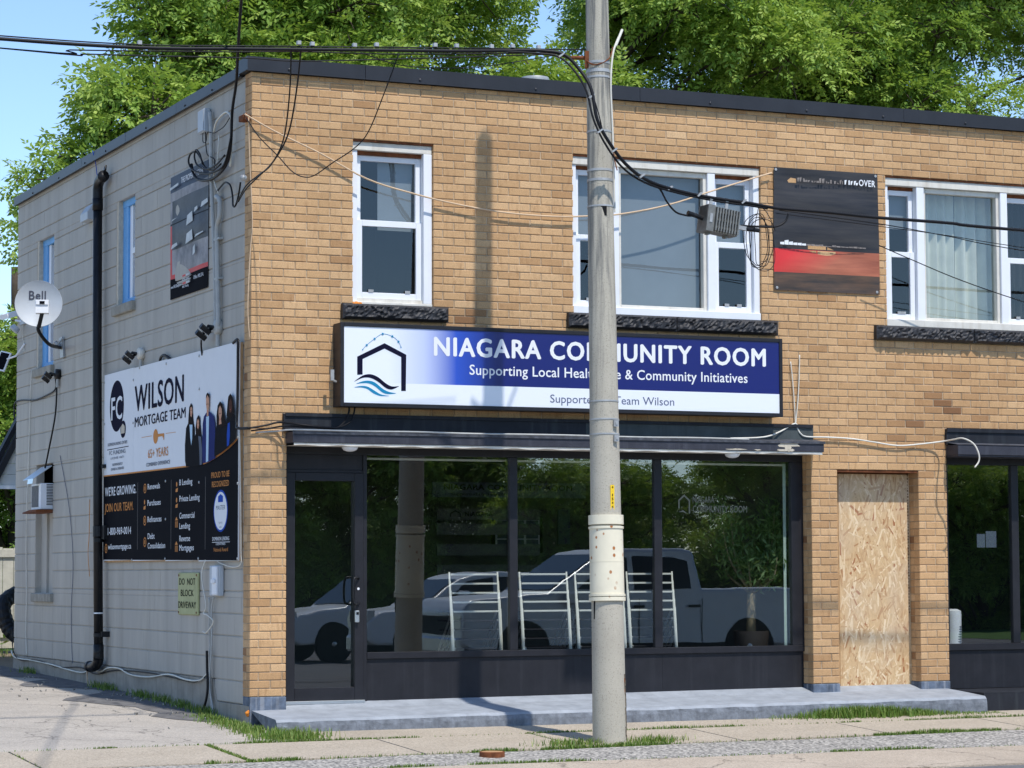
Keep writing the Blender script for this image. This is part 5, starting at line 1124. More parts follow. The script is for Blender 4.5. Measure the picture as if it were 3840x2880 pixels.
wire("cable", "lower sagging black line left of the pole", [(-9,-1.9,5.55),(-2.7,-1.9,5.42),(-1.94,-1.9,5.43),(-.65,-1.9,5.5),(-.17,-1.9,5.51),(.75,-1.9,5.60),(2.25,-1.9,5.76)], .008, M['wire'])
wire("cable", "short slack line under the strand over the roof edge", [(.39,-1.95,5.62),(.73,-1.95,5.54),(1.12,-1.95,5.54),(1.56,-1.95,5.59),(2.23,-1.95,5.74)], .006, M['wire'])
wire("service_cable", "left of two black drops curving from the strand to the corner", [(-.27,-2.05,5.6),(-.17,-1.72,5.27),(-.11,-1.39,4.93),(-.11,-1.05,4.75),(-.11,-.72,4.71),(-.13,-.39,4.65),(-.10,-.06,4.55)], .009, M['wire'])
wire("service_cable", "right of two black drops curving from the strand to the corner", [(-.18,-2.05,5.61),(-.11,-1.72,5.28),(-.07,-1.39,4.97),(-.09,-1.05,4.78),(-.13,-.72,4.68),(-.13,-.39,4.62),(-.09,-.06,4.56)], .010, M['wire'])
wire("service_cable", "black drop hooking under the first window's head and back to the corner", [(.7,-2.05,5.61),(.64,-1.85,5.29),(.57,-1.66,4.99),(.51,-1.46,4.87),(.39,-1.26,4.77),(.29,-1.06,4.68),(.25,-.87,4.69),(.21,-.67,4.77),(.15,-.47,4.93),(.03,-.28,5.13),(-.02,-.05,5.34)], .007, M['wire'])
wire("cable", "black feeder cable bending down into the finned box", [(3.08,YS-.01,4.63),(3.2,YS,4.59),(3.27,YS,4.48),(3.36,YS,4.39),(3.46,YS,4.365),(3.52,YS,4.362)], .012, M['wire'])
wire("cable", "black stub cable right of the finned box", [(4.02,YS,4.30),(4.2,YS,4.30),(4.38,YS,4.31),(4.48,YS,4.36),(4.52,YS,4.44)], .014, M['wire'])
wire("cable", "upper of the thin lines leaving over the red banner to the right", [(4.45,-2,4.47),(5.52,-2.0,4.40),(6.28,-2.0,4.32),(7.27,-2.0,4.21),(12,-2,3.8)], .006, M['wire'])
wire("cable", "lower of the thin lines leaving over the red banner to the right", [(4.45,-1.95,4.45),(5.55,-1.95,4.385),(6.31,-1.95,4.335),(7.31,-1.95,4.25),(12,-1.95,3.9)], .005, M['wire'])
r_ = random.Random(3)
for k in range(5):
    cx, cz, rx, rz = 4.22+r_.uniform(-.05,.06), 4.13+r_.uniform(-.06,.05), r_.uniform(.07,.15), r_.uniform(.12,.26)
    P = [(cx+rx*math.cos(a), YS+r_.uniform(-.04,.04), cz+rz*math.sin(a)+(.08 if math.sin(a) > 0 else 0)) for a in [2*math.pi*q/10+.5 for q in range(11)]]
    wire("cable", "coiled black drop wires bunched beside the finned box", P, .005, M['wire'], "coil of drop wires", 4, 5)
mb = MB()
for x, z in ((-1.6,5.52),(-.22,5.63),(-.1,5.63),(.28,5.65),(.48,5.67),(1.02,5.71),(1.22,5.72),(1.55,5.74),(1.75,5.76),(2.0,5.77)): mb.cbox(x, x+.035, YS-.018, YS+.018, z-.012, z+.022, .003)
for x, z, dy in ((2.2,5.705,-.07),(2.42,5.33,-.22),(2.48,5.02,-.26),(2.62,4.86,-.26),(2.95,4.67,-.14),(3.3,4.60,0),(3.6,4.56,0),(4.05,4.52,0)): mb.obox((x, YS+dy, z), (.6,0,-.8), (0,1,0), (.8,0,.6), .007, .022, .030)
o = mb.build("cable_clamps", M['steel']); tag(o, "small pale clamps and ties along the overhead cables", "clamps", None, "stuff")
am = thing("line_amplifier", "grey finned cable amplifier box hanging from the overhead cable", "amplifier box", (3.8, YS, 4.2))
mb = MB(); ux = Vector((.985, 0, -.14)).normalized(); uz = Vector((.14, 0, .985)).normalized(); ac_ = Vector((3.795, YS, 4.325))
mb.obox(ac_, ux, (0,1,0), uz, .165, .075, .115); mb.obox(ac_-ux*.13, ux, (0,1,0), uz, .035, .095, .12)
for k in range(9): mb.obox(ac_+ux*(-.075+.028*k)+Vector((0,-.09,0)), ux, (0,1,0), uz, .0065, .02, .108)
for q in (-.07, .0, .07): mb.obox(ac_+ux*.04+uz*q+Vector((0,-.08,0)), ux, (0,1,0), uz, .12, .01, .010)
for k in (-.1, .08): mb.obox(ac_+ux*k-uz*.125, ux, (0,1,0), uz, .014, .03, .014)
mb.build("housing", plain("cast_aluminium", lin(122,122,118), .55, metal=.3, var=.2, vs=20), am)
mb = MB()
for k in (-.10, .06): mb.obox(ac_+ux*k+uz*.16, ux, (0,1,0), uz, .014, .006, .055)
mb.obox(ac_+ux*.225-uz*.012, ux, (0,1,0), uz, .06, .014, .018); mb.obox(ac_-ux*.128+Vector((0,-.097,0)), ux, (0,1,0), uz, .014, .002, .04); mb.build("hanger", M['steel'], am)
mb = MB(); mb.tube([tuple(ac_-ux*.32+uz*.02), tuple(ac_-ux*.165+uz*.0)], .022, 10); mb.tube([tuple(ac_+ux*.28-uz*.012), tuple(ac_+ux*.42-uz*.0)], .020, 10); mb.build("cable_boot", M['abs'], am)
# manhole collar in the verge
mh = thing("valve_cover", "small rusty round valve cover set in the gravelly verge", "valve cover", (1.2, -2.87, gz(-2.87)))
mb = MB(); mb.lathe([(0, .105), (.045, .105), (.05, .098), (.045, .092), (.046, 0)], (1.2, -2.87, gz(-2.87)), (0,0,1), 28, 0); mb.build("collar", [M['rust']], mh)
mb = MB(); mb.lathe([(0, .088), (.012, .088), (.014, 0)], (1.2, -2.87, gz(-2.87)+.037), (0,0,1), 24); mb.build("lid", M['wood'], mh)

# ------------------------------------------------------------------ inside the shop window
def chair():
    t = thing("folding_chair", "x", "chair", (0, 0, 0))
    w = .50
    for s_ in (0, 1):
        x = s_*w; mb = MB(); mb.tube([(x, -.02, .0), (x, .0, .3), (x, .05, .80)], .0095, 6); mb.build("frame", M['chairwhite'], t, True)
    mb = MB()
    for z, y in ((.775, .045),): mb.cbox(.012, w-.012, y-.012, y+.004, z-.008, z+.010, .003)
    mb.build("backrest", M['chairwhite'], t)
    mb = MB()
    for k in range(4): mb.cbox(.012, w-.012, .05+.09*k, .12+.09*k, .415, .43, .003)
    mb.build("seat", M['blackpanel'], t)
    mb = MB()
    for x in (.02, w-.02): mb.tube([(x, .42, .0), (x, .02, .43)], .010, 6)
    mb.build("rear_leg", M['chrome'], t); return t
ch0 = chair(); stacks = ((2.17, .27), (2.90, .27), (3.49, .27), (4.05, .27)); nm = ("first", "second", "third", "fourth"); lv = ("bottom", "second", "third", "fourth", "top")
for i, (x, y) in enumerate(stacks):
    for j in range(5):
        lab = "%s folding chair in the %s stack from the door inside the shop window" % (lv[j], nm[i])
        pos = (x-.005*j, y+.006*j, .03+.088*j)
        if i == 0 and j == 0: ch0.location = pos; o = ch0; o["label"] = lab
        else: o = dup(ch0, (pos[0]-ch0.location[0], pos[1]-ch0.location[1], pos[2]-ch0.location[2]), lab)
        o["group"] = "folding chairs stacked in the shop window"
# olive tree in a pot
pl = thing("potted_tree", "potted olive tree behind the right shop window", "potted plant", (5.56, .60, .15))
mb = MB(); mb.lathe([(0, .13), (.02, .14), (.36, .18), (.40, .18), (.40, .16), (.37, .15), (.37, 0)], (5.56, .60, .18), (0,0,1), 20); o = mb.build("pot", M['pot'], pl); smooth_by_angle(o)
r_ = random.Random(17); mb = MB(); lf = MB()
base = Vector((5.56, .60, .5)); mb.tube([tuple(base), tuple(base+Vector((.0,0,.2))), tuple(base+Vector((.01,0,.46)))], [.055, .045, .05], 10)
tips = []
fork = base+Vector((.01, 0, .46))
for k in range(13):
    a = r_.uniform(0, 6.28); rr = r_.uniform(.15, .42); tip = fork+Vector((rr*math.cos(a)*1.0, rr*math.sin(a)*.7, r_.uniform(.35, .86))); mid = fork+(tip-fork)*.45+Vector((rr*.3*math.cos(a), rr*.3*math.sin(a), -.02))
    P = spline([tuple(fork), tuple(mid), tuple(tip)], 5); mb.tube(P, [max(.004, .02*(1-i/len(P))) for i in range(len(P))], 6); tips.append((P, tip))
mb.build("trunk", M['olivebark'], pl, True)
def leaf(mb, p, d, l, w, t):
    d = d.normalized(); s_ = d.orthogonal().normalized(); s_ = Quaternion(d, r_.uniform(0, 6.28)) @ s_
    mb.add([p, p+d*l*.5+s_*w, p+d*l, p+d*l*.5-s_*w], [(0, 1, 2, 3)], 0, t)
for P, tip in tips:
    for i in range(4, len(P)):
        for q in range(24):
            p = Vector(P[i])+Vector((r_.gauss(0, .075), r_.gauss(0, .06), r_.gauss(0, .06))); d = Vector((r_.gauss(0, .6), r_.gauss(0, .6), r_.uniform(.1, 1))); leaf(lf, p, d, r_.uniform(.06, .12), .012, r_.random())
lf.build("foliage", M['leafdark'], pl)
# boards, framed pictures, shelf and column inside
mb = MB(); mb.box(3.05, 4.85, 2.98, 3.0, 1.98, 2.14, 0); mb.text("NIAGARA COMMUNITY ROOM", (3.18, 2.975, 2.06), (1,0,0), W, 1.5, .055, 1, .03); mb.text("Supported by Team Wilson", (3.26, 2.975, 2.00), (1,0,0), W, .8, .03, 1, .0)
o = mb.build("wall_banner", [M['print_grey'], M['print_black']]); tag(o, "pale board lettered with the room's name on the wall inside the shop", "sign")
mb = MB(); mb.box(3.1, 4.3, 2.98, 3.0, 1.74, 1.86, 0); mb.text("NIAGARA", (3.42, 2.975, 1.78), (1,0,0), W, .32, .045, 1, .03)
mb.add([(3.25, 2.975, 1.77), (3.25, 2.975, 1.81), (3.31, 2.975, 1.84), (3.37, 2.975, 1.81), (3.37, 2.975, 1.77), (3.36, 2.975, 1.77), (3.36, 2.975, 1.803), (3.31, 2.975, 1.828), (3.26, 2.975, 1.803), (3.26, 2.975, 1.77)], [(0,1,8,9),(1,2,7,8),(2,3,6,7),(3,4,5,6)], 1)
for k in range(3): mb.box(3.1, 4.3, 2.98, 3.0, 1.58-.22*k, 1.70-.22*k, 0)
o = mb.build("slat_board", [M['room'], M['print_black']]); tag(o, "grey slatted board with a house logo on the wall inside the shop", "board")
fr = thing("picture_frame", "framed grid of photographs on the back wall of the shop", "picture frame", (4.9, 4.55, 1.43))
mb = MB(); mb.box(4.42, 5.05, 4.56, 4.59, 1.40, 1.82, 0); mb.box(4.46, 5.01, 4.552, 4.559, 1.44, 1.78, 1)
for i in range(3):
    for j in range(3): mb.box(4.48+.18*i, 4.63+.18*i, 4.546, 4.551, 1.455+.11*j, 1.55+.11*j, 2)
mb.build("frame", [M['print_black'], M['white'], M['print_grey']], fr)
mb = MB(); mb.box(5.25, 5.4, 4.56, 4.59, 1.5, 1.9, 0); o = mb.build("notice_sheet", M['print_grey']); tag(o, "grey sheet on the back wall right of the framed photographs", "notice")
# lettering stuck on the right hand pane
dcl = MB(); dcl.text("NIAGARA", (4.69, .192, 1.86), (1,0,0), W, .24, .06, 0, .012); dcl.text("COMMUNITY ROOM", (4.69, .192, 1.765), (1,0,0), W, .61, .065, 0, .012)
dcl.add([(4.53,.192,1.80),(4.53,.192,1.885),(4.595,.192,1.94),(4.66,.192,1.885),(4.66,.192,1.75),(4.645,.192,1.75),(4.645,.192,1.875),(4.595,.192,1.918),(4.545,.192,1.875),(4.545,.192,1.80)], [(0,1,8,9),(1,2,7,8),(2,3,6,7),(3,4,5,6)], 0)
dcl.add([(4.53,.192,1.765),(4.58,.192,1.785),(4.64,.192,1.745),(4.58,.192,1.765)], [(0,1,2,3)], 0)
o = dcl.build("window_decal", plain("faded_gold_vinyl", lin(112,112,98), .5)); tag(o, "faded house logo and room name lettered on the right shop pane", "decal")
# tower fan and papers in the second shop
fn = thing("tower_fan", "white tower fan standing behind the right hand shop's glass", "fan", (7.98, .6, .05))
mb = MB(); mb.lathe([(0, .12), (.03, .12), (.04, .05), (.06, .05), (.07, .075), (.70, .085), (.74, .08), (.76, .04)], (7.98, .6, .02), (0,0,1), 18); o = mb.build("body", M['white'], fn); smooth_by_angle(o)
mb = MB()
for k in range(16): mb.box(7.985, 8.035, .52, .535, .2+.026*k, .21+.026*k)
mb.build("grille", M['print_grey'], fn)
for x, z, w_, h_, lab in ((8.02, 1.42, .1, .14, "left of two pale papers taped inside the second shop's glass"), (8.13, 1.42, .13, .17, "right of two pale papers taped inside the second shop's glass")):
    mb = MB(); mb.box(x, x+w_, .199, .2005, z, z+h_); o = mb.build("paper_notice", M['print_grey']); tag(o, lab, "paper")
mb = MB(); mb.box(7.35, 7.62, .5, .52, 3.70, 3.74); mb.box(7.52, 7.66, .22, .28, 3.71, 3.80); mb.box(7.36, 7.5, .22, .28, 3.71, 3.83); o = mb.build("book_pile", M['cream']); tag(o, "small cream books piled on the curtained window's ledge", "books")

# ------------------------------------------------------------------ trees (compound drooping leaves on shaped boughs)
def frond_proto(rr):
    """one pinnate leaf as arrays: leaflets are small four sided blades"""
    V = []; n = 4; L_ = rr.uniform(.26, .40)
    for i in range(n):
        t = (i+.7)/n; x = L_*t+rr.uniform(-.02, .02); z = -.22*L_*t*t+rr.uniform(-.015, .015)
        for s_ in (-1, 1):
            ll = .125*(1-.35*abs(t-.5))*rr.uniform(.75, 1.2); w = .027*rr.uniform(.8, 1.2)
            d = Vector((.55+rr.uniform(-.2, .2), s_*.8, -.2+rr.uniform(-.3, .25))).normalized(); p = Vector((x, 0, z)); q = Vector((-d.y, d.x, rr.uniform(-.5, .5))).normalized()
            V += [p, p+d*ll*.5+q*w, p+d*ll, p+d*ll*.5-q*w]
    p = Vector((L_, 0, -.2*L_)); d = Vector((.9, 0, -.4)); w = .026; V += [p, p+d*.06+Vector((0, w, 0)), p+d*.13, p+d*.06-Vector((0, w, 0))]
    return np.array([tuple(v) for v in V])
PROTO = [frond_proto(random.Random(k)) for k in range(10)]
def tree(label, base, height, limbs, clumps, seed, dens=265, group="trees behind the building", fs=.82):
    r = np.random.default_rng(seed); t = thing("tree", label, "tree", base, group); b = Vector(base); mb = MB(); rr = random.Random(seed)
    top = b+Vector((rr.uniform(-.4, .4), rr.uniform(-.3, .3), height)); tr = spline([tuple(b), tuple(b+(top-b)*.4+Vector((.15, .1, 0))), tuple(top)], 6)
    mb.tube(tr, [.26*(1-.8*i/len(tr)) for i in range(len(tr))], 9)
    for c in clumps:
        cv = Vector(c[:3]); s_ = tr[min(len(tr)-2, max(3, int(len(tr)*min(.9, max(.2, (cv.z-b.z-1.2)/height)))))]; s_ = Vector(s_)
        P = spline([tuple(s_), tuple(s_+(cv-s_)*.5+Vector((0, 0, .25))), tuple(cv)], 5); mb.tube(P, [max(.012, .065*(1-i/len(P))) for i in range(len(P))], 5)
        for q in range(5):
            d = Vector((rr.gauss(0, 1), rr.gauss(0, 1), rr.gauss(.1, .6))).normalized()*c[3]*.9; mb.tube([tuple(cv-d*.1), tuple(cv+d*.5+Vector((0,0,.08))), tuple(cv+d)], [.022, .014, .006], 4)
    mb.build("trunk", M['bark'], t, True)
    VV = []; TT = []
    for c in clumps:
        R = c[3]; n = int(dens*R*R*1.55)
        u = r.normal(size=(n, 3)); u /= np.linalg.norm(u, axis=1)[:, None]; u[:, 2] = np.where(u[:, 2] < -.45, -u[:, 2]*.6, u[:, 2])
        rad = R*(.45+.6*r.random(n)**.6); pos = np.array(c[:3])+u*rad[:, None]*np.array([1.12, 1.0, .78])
        ct = r.normal(.0, .10)
        for k in range(n):
            P = PROTO[r.integers(10)]*fs*r.uniform(.8, 1.25); az = math.atan2(u[k,1], u[k,0])+r.normal(0, .7); el = .55*u[k,2]-.15+r.normal(0, .4); ro = r.normal(0, .6)
            ca, sa, ce, se, cr, sr = math.cos(az), math.sin(az), math.cos(el), math.sin(el), math.cos(ro), math.sin(ro)
            Rm = np.array([[ca,-sa,0],[sa,ca,0],[0,0,1]]) @ np.array([[ce,0,-se],[0,1,0],[se,0,ce]]) @ np.array([[1,0,0],[0,cr,-sr],[0,sr,cr]])
            VV.append(P @ Rm.T+pos[k]); nt_ = len(P)//4
            TT.append(np.clip(.46+ct+r.normal(0, .16)+r.normal(0, .06, nt_), 0, 1))
    V = np.concatenate(VV)-np.array(base); T_ = np.concatenate(TT); nf = len(V)//4
    me = bpy.data.meshes.new("crown"); me.vertices.add(len(V)); me.vertices.foreach_set("co", V.astype(np.float32).ravel())
    me.loops.add(nf*4); me.loops.foreach_set("vertex_index", np.arange(nf*4, dtype=np.int32)); me.polygons.add(nf)
    me.polygons.foreach_set("loop_start", np.arange(0, nf*4, 4, dtype=np.int32)); me.polygons.foreach_set("loop_total", np.full(nf, 4, dtype=np.int32))
    at = me.attributes.new("tint", 'FLOAT', 'FACE'); at.data.foreach_set("value", T_.astype(np.float32)); me.update(calc_edges=True)
    me.materials.append(M['leaf']); o = bpy.data.objects.new("crown", me); COL.objects.link(o); o.parent = t; ORI[o.name] = Vector(base)
    return t
rt_ = random.Random(101)
def fill(x0, x1, y0, y1, z0, z1, n, ra, rb, rej=None):
    out = []
    while len(out) < n:
        c = (rt_.uniform(x0, x1), rt_.uniform(y0, y1), rt_.uniform(z0, z1), rt_.uniform(ra, rb))
        if rej and rej(c): continue
        out.append(c)
    return out
def scr(c):
    """rough picture column and row of a point, in 1024 x 768"""
    v = cam.matrix_world.inverted() @ Vector(c[:3]); k = cam.data.lens/36*1024; return 512+k*v.x/-v.z, 384-k*v.y/-v.z
def rejL(c):
    x, y = scr(c); rp = c[3]/38*2590/1.0*1.0
    return x-rp-16 < (88 if y < 62 else 50 if y < 125 else 20 if y < 155 else 2) or (x+rp > 538 and y-rp < 36)
def rejM(c):
    x, y = scr(c); rp = c[3]/40*2590
    return (538-rp*.85 < x < 568+rp*.85 and y-rp < 36)
tree("big walnut tree with drooping boughs over the side wall's parapet", (4.2, 15.2, .1), 9.5, 5, fill(.9, 6.2, 12.3, 16.5, 5.2, 9.6, 62, .55, 1.0, rejL)+[(x, 13.2, z, r) for (x, z), r in zip([(2.8232,9.2328),(3.1495,9.3191),(2.9445,8.8351),(2.2151,8.0837),(2.4639,8.0442),(2.2766,7.6993),(2.5393,7.7607),(2.0763,7.2981),(2.3961,7.3475),(1.7035,6.9885),(1.2481,6.7619),(1.9627,7.0331),(3.1227,8.8495),(3.4204,9.0201),(0.9937,6.6620)], (.5,.6,.5,.5,.5,.5,.5,.42,.5,.36,.2,.4,.6,.6,.13))], 3)
tree("leafy walnut tree behind the parapet left of the pole", (7.2, 16.0, .1), 11, 5, fill(4.6, 9.6, 13, 17.5, 5.6, 11.2, 66, .6, 1.05, rejM), 4)
tree("walnut tree behind the roof just right of the pole", (11.4, 16.0, .1), 11, 5, fill(9.6, 13.6, 13, 18, 5.6, 12.0, 64, .6, 1.05, rejM), 5)
tree("tall walnut tree behind the right half of the roof", (14.6, 16.5, .1), 12, 5, fill(12.4, 17.0, 13.5, 18.5, 5.4, 12.4, 70, .6, 1.05), 6)
tree("walnut tree behind the roof at the photo's right edge", (18.2, 16.5, .1), 12, 5, fill(15.8, 20.5, 13.5, 19, 5.4, 13.0, 70, .6, 1.1), 8)
tree("dense tree behind the white house at the left edge", (3.4, 24.0, .15), 6.6, 4, fill(1.9, 5.0, 22.5, 26, .5, 5.5, 70, .6, .9), 9)
tA = [o for o in bpy.data.objects if o.get("category") == "tree"]
# trees across the street, seen mirrored in the shop glass
k_ = 0
for x, y, z_, s_ in ((9, -42, -4.4, 0), (13, -46, -5.4, 1), (16.5, -42, -6.6, 2), (20, -45, -5.8, 3), (23, -41, -6.8, 1), (26, -46, -5.6, 0), (29, -42, -6.4, 3), (32.5, -45, -5.8, 2), (36, -41, -6.6, 1), (39.5, -46, -5.4, 3), (43, -42, -6.2, 2), (47, -45, -5.5, 1)):
    src = tA[s_]; o = dup(src, (x-src.location.x, y-src.location.y, z_-src.location.z)); o["label"] = "leafy tree across the street mirrored in the shop glass"; o["group"] = "trees across the street"

# ------------------------------------------------------------------ behind the building at the left
hs = thing("house", "white sided house gable with dark eave behind the left corner", "house", (-1.5, 15.5, 0))
mb = MB(); mb.box(-7, -.6, 14.9, 20, .05, 2.4)
for k in range(12): mb.box(-7, -.59, 14.87, 14.899, .1+.19*k, .282+.19*k)
mb.build("wall", M['siding'], hs)
mb = MB(); mb.prism([(-.9, 14.4, 2.10-3.9), (-.9, 14.4, 2.20-3.9), (1.6, 14.4, 3.90), (1.6, 14.4, 3.72)] if False else [(.72, 14.4, 1.98), (.66, 14.4, 2.06), (1.62, 14.4, 3.98), (1.62, 14.4, 3.80)], (0, .12, 0)); mb.build("rake_board", M['coping'], hs)
mb = MB(); mb.prism([(.66, 14.53, 2.06), (.60, 14.53, 2.12), (1.60, 14.53, 4.05), (1.62, 14.53, 3.98)], (0, .2, 0)); mb.build("roof", M['upper'], hs)
mb = MB()
for k in range(9):
    z = 2.46+.155*k; xr = .92+(z-2.46)*.47
    mb.prism([(xr, 14.47, z), (2.4, 14.47, z), (2.4, 14.47, z+.15), (xr+.07, 14.47, z+.15)], (0, .03, 0))
mb.build("gable_boards", M['siding'], hs)
mb = MB(); mb.box(.2, 2.4, 14.42, 14.5, 2.40, 2.455); mb.build("fascia_trim", M['white'], hs)
fc = thing("board_fence", "weathered pale board fence behind the building's far corner", "fence", (1.0, 13.6, .1))
mb = MB(); r_ = random.Random(4)
for k in range(34): x = -3+.155*k; mb.box(x, x+.148, 13.6, 13.62, .15, 1.55+r_.uniform(-.01, .01))
mb.box(-3, 2.3, 13.57, 13.598, 1.42, 1.52); mb.box(-3, 2.3, 13.57, 13.598, .3, .4)
for xq in (-2.6, -.3, 1.10): MB().box(xq, xq+.1, 13.50, 13.569, .05, 1.62).build("post", M['fencewood'], fc)
mb.build("boards", M['fencewood'], fc)
mb = MB(); P = spline([(1.15, 11.9, .85), (.75, 11.7, .95), (.42, 11.5, .80), (.45, 11.4, .5), (.62, 11.3, .34), (.95, 11.3, .30)], 8); mb.tube(P, [.10+.008*(i % 2) for i in range(len(P))], 14); o = mb.build("drain_hose", M['abs']); tag(o, "black corrugated drain hose curling out behind the building's far corner", "hose")
r_ = random.Random(8); mb = MB(); 
for k in range(160):
    a = r_.uniform(0, 6.28); p = Vector((.55+r_.gauss(0, .16), 13.2+r_.gauss(0, .12), gz(13)+r_.uniform(.02, .75))); d = Vector((math.cos(a), math.sin(a), r_.uniform(-.3, .9))); leaf(mb, p, d, r_.uniform(.08, .16), .025, r_.random())
o = mb.build("weed_plant", M['blade']); tag(o, "leafy green weed growing before the board fence", "weed")

# ------------------------------------------------------------------ vehicles across the street (mirrored in the glass)
def car(name, label, cat, loc, L_, prof, glass, wheels, width, paint, extra=None, wr=.38):
    """side profile along -X facing; prof and glass are (x, z) outlines from the front bumper"""
    t = thing(name, label, cat, loc); ox, oy, oz = loc; mb = MB(); n = len(prof); w = width/2
    def wd(z): return w*(1-.13*max(0, (z-.95))/1.0) if z > .95 else w
    V = [(ox+x, oy-wd(z), oz+z) for x, z in prof]+[(ox+x, oy+wd(z), oz+z) for x, z in prof]
    mb.add(V, [tuple(range(n)), tuple(range(n, 2*n))[::-1]]+[(i, i+n, (i+1) % n+n, (i+1) % n) for i in range(n)]); o = mb.build("body", paint, t); bv = o.modifiers.new("bevel", 'BEVEL'); bv.width = .05; bv.segments = 3; bv.limit_method = 'ANGLE'; smooth_by_angle(o, 35)
    for g in glass:
        for s_ in (-1, 1):
            mb = MB(); mb.prism([(ox+x, oy+s_*(wd(z)+.004), oz+z) for x, z in g], (0, s_*.006, 0)); mb.build("window", M['carglass'], t)
    for wx in wheels:
        for s_ in (-1, 1):
            mb = MB(); mb.lathe([(0, wr*.6), (0, wr*.95), (.03, wr), (.20, wr), (.23, wr*.95), (.23, wr*.6)], (ox+wx, oy+s_*(w-.215) if s_ > 0 else oy-(w-.215), oz+wr), (0, s_, 0), 26); wo = mb.build("wheel", M['rubber'], t); smooth_by_angle(wo)
            mb = MB(); mb.lathe([(.0, wr*.6), (.02, wr*.58), (.03, wr*.2), (.045, 0)], (ox+wx, oy+s_*(w-.02), oz+wr), (0, s_, 0), 18); mb.build("rim", M['chrome'], wo)
            mb = MB(); mb.lathe([(0, wr*1.1), (.012, wr*1.1)], (ox+wx, oy+s_*(w-.006), oz+wr+.02), (0, s_, 0), 26); mb.build("wheel_arch", M['dark'], t)
    for s_ in (-1, 1):
        mb = MB(); mb.obox((ox+.06, oy+s_*(w-.22), oz+.86), (1,0,0), (0,1,0), (0,0,1), .07, .17, .10); mb.build("headlight", M['print_orange'] if False else M['chrome'], t)
        mb = MB(); mb.cbox(ox+1.75, ox+1.95, oy+s_*(w+.02)-(.0 if s_ > 0 else .14), oy+s_*(w+.02)+(.14 if s_ > 0 else 0), oz+1.12, oz+1.32, .03); mb.build("mirror", paint, t)
    mb = MB(); mb.cbox(ox-.05, ox+.1, oy-w+.05, oy+w-.05, oz+.38, oz+.62, .03); mb.build("bumper", M['chrome'], t)
    ws = [p for p in prof if p[1] > .95]; a, b_ = max(((ws[i], ws[i+1]) for i in range(len(ws)-1) if ws[i+1][1] > ws[i][1]), key=lambda s_: s_[1][1]-s_[0][1])
    mb = MB(); q1, q2 = (a[0]+(b_[0]-a[0])*.08, a[1]+(b_[1]-a[1])*.08), (a[0]+(b_[0]-a[0])*.94, a[1]+(b_[1]-a[1])*.94); nx_, nz_ = -(b_[1]-a[1]), (b_[0]-a[0]); l_ = math.hypot(nx_, nz_); nx_, nz_ = nx_/l_*.012, nz_/l_*.012
    mb.prism([(ox+q1[0]+nx_, oy-w*.88, oz+q1[1]+nz_), (ox+q2[0]+nx_, oy-w*.80, oz+q2[1]+nz_), (ox+q2[0]+nx_, oy+w*.80, oz+q2[1]+nz_), (ox+q1[0]+nx_, oy+w*.88, oz+q1[1]+nz_)], (nx_*.5, 0, nz_*.5)); mb.build("windscreen", M['carglass'], t)
    mb = MB(); mb.cbox(ox-.02, ox+.05, oy-w*.6, oy+w*.6, oz+.66, oz+.95, .01); mb.build("grille", M['dark'], t)
    mb = MB()
    for s_ in (-1, 1): mb.box(ox+wheels[0]+wr*1.1, ox+wheels[1]-wr*1.1, oy+s_*(w+.004)-.004, oy+s_*(w+.004)+.004, oz+.40, oz+.50)
    mb.build("sill_trim", M['abs'], t)
    if extra: extra(t, ox, oy, oz, w)
    return t
def pk(t, ox, oy, oz, w):
    for s_ in (-1, 1):
        for x in (2.95, 3.95):
            mb = MB(); mb.cbox(ox+x, ox+x+.2, oy+s_*(w+.012)-.012, oy+s_*(w+.012)+.012, oz+1.06, oz+1.10, .004); mb.build("door_handle", M['abs'], t)
        mb = MB()
        for x in (1.95, 3.05, 4.18): mb.box(ox+x, ox+x+.012, oy+s_*(w+.002)-.003, oy+s_*(w+.002)+.003, oz+.5, oz+1.2)
        mb.build("door_seam", M['dark'], t)
car("pickup_truck", "silver crew cab pickup truck across the street mirrored in the shop glass", "pickup truck", (8.2, -15.1, gz(-15)), 6, [(0,.5),(.02,1.05),(.15,1.2),(1.5,1.30),(2.45,1.92),(2.8,2.0),(3.9,2.0),(4.1,1.95),(4.22,1.36),(6.2,1.36),(6.25,.6),(6.0,.42),(.2,.40)],
    [[(2.0,1.36),(2.62,1.84),(2.9,1.86),(2.9,1.34)],[(3.0,1.34),(3.0,1.87),(3.72,1.87),(3.98,1.80),(4.02,1.36)]], (1.05, 5.05), 2.0, M['silver'], pk, .41)
car("estate_car", "white estate car parked beyond the pickup across the street", "car", (9.5, -22.5, gz(-22)), 4.6, [(0,.4),(.0,.75),(.2,.92),(1.1,1.02),(1.85,1.55),(2.3,1.66),(3.9,1.66),(4.5,1.1),(4.6,.9),(4.6,.4),(.2,.32)],
    [[(1.45,1.05),(2.0,1.5),(2.5,1.56),(2.5,1.03)],[(2.6,1.03),(2.6,1.57),(3.8,1.55),(4.2,1.08)]], (.85, 3.65), 1.8, M['whitecar'], None, .34)
car("hatchback", "white hatchback farthest back in the car park across the street", "car", (6.2, -28.5, gz(-28)), 4.2, [(0,.4),(.0,.72),(.2,.9),(1.0,1.0),(1.7,1.42),(2.1,1.5),(3.5,1.48),(4.1,1.0),(4.2,.4),(.2,.32)],
    [[(1.3,1.02),(1.85,1.38),(2.3,1.42),(2.3,1.0)],[(2.4,1.0),(2.4,1.42),(3.3,1.40),(3.8,1.02)]], (.8, 3.35), 1.75, M['whitecar'], None, .33)

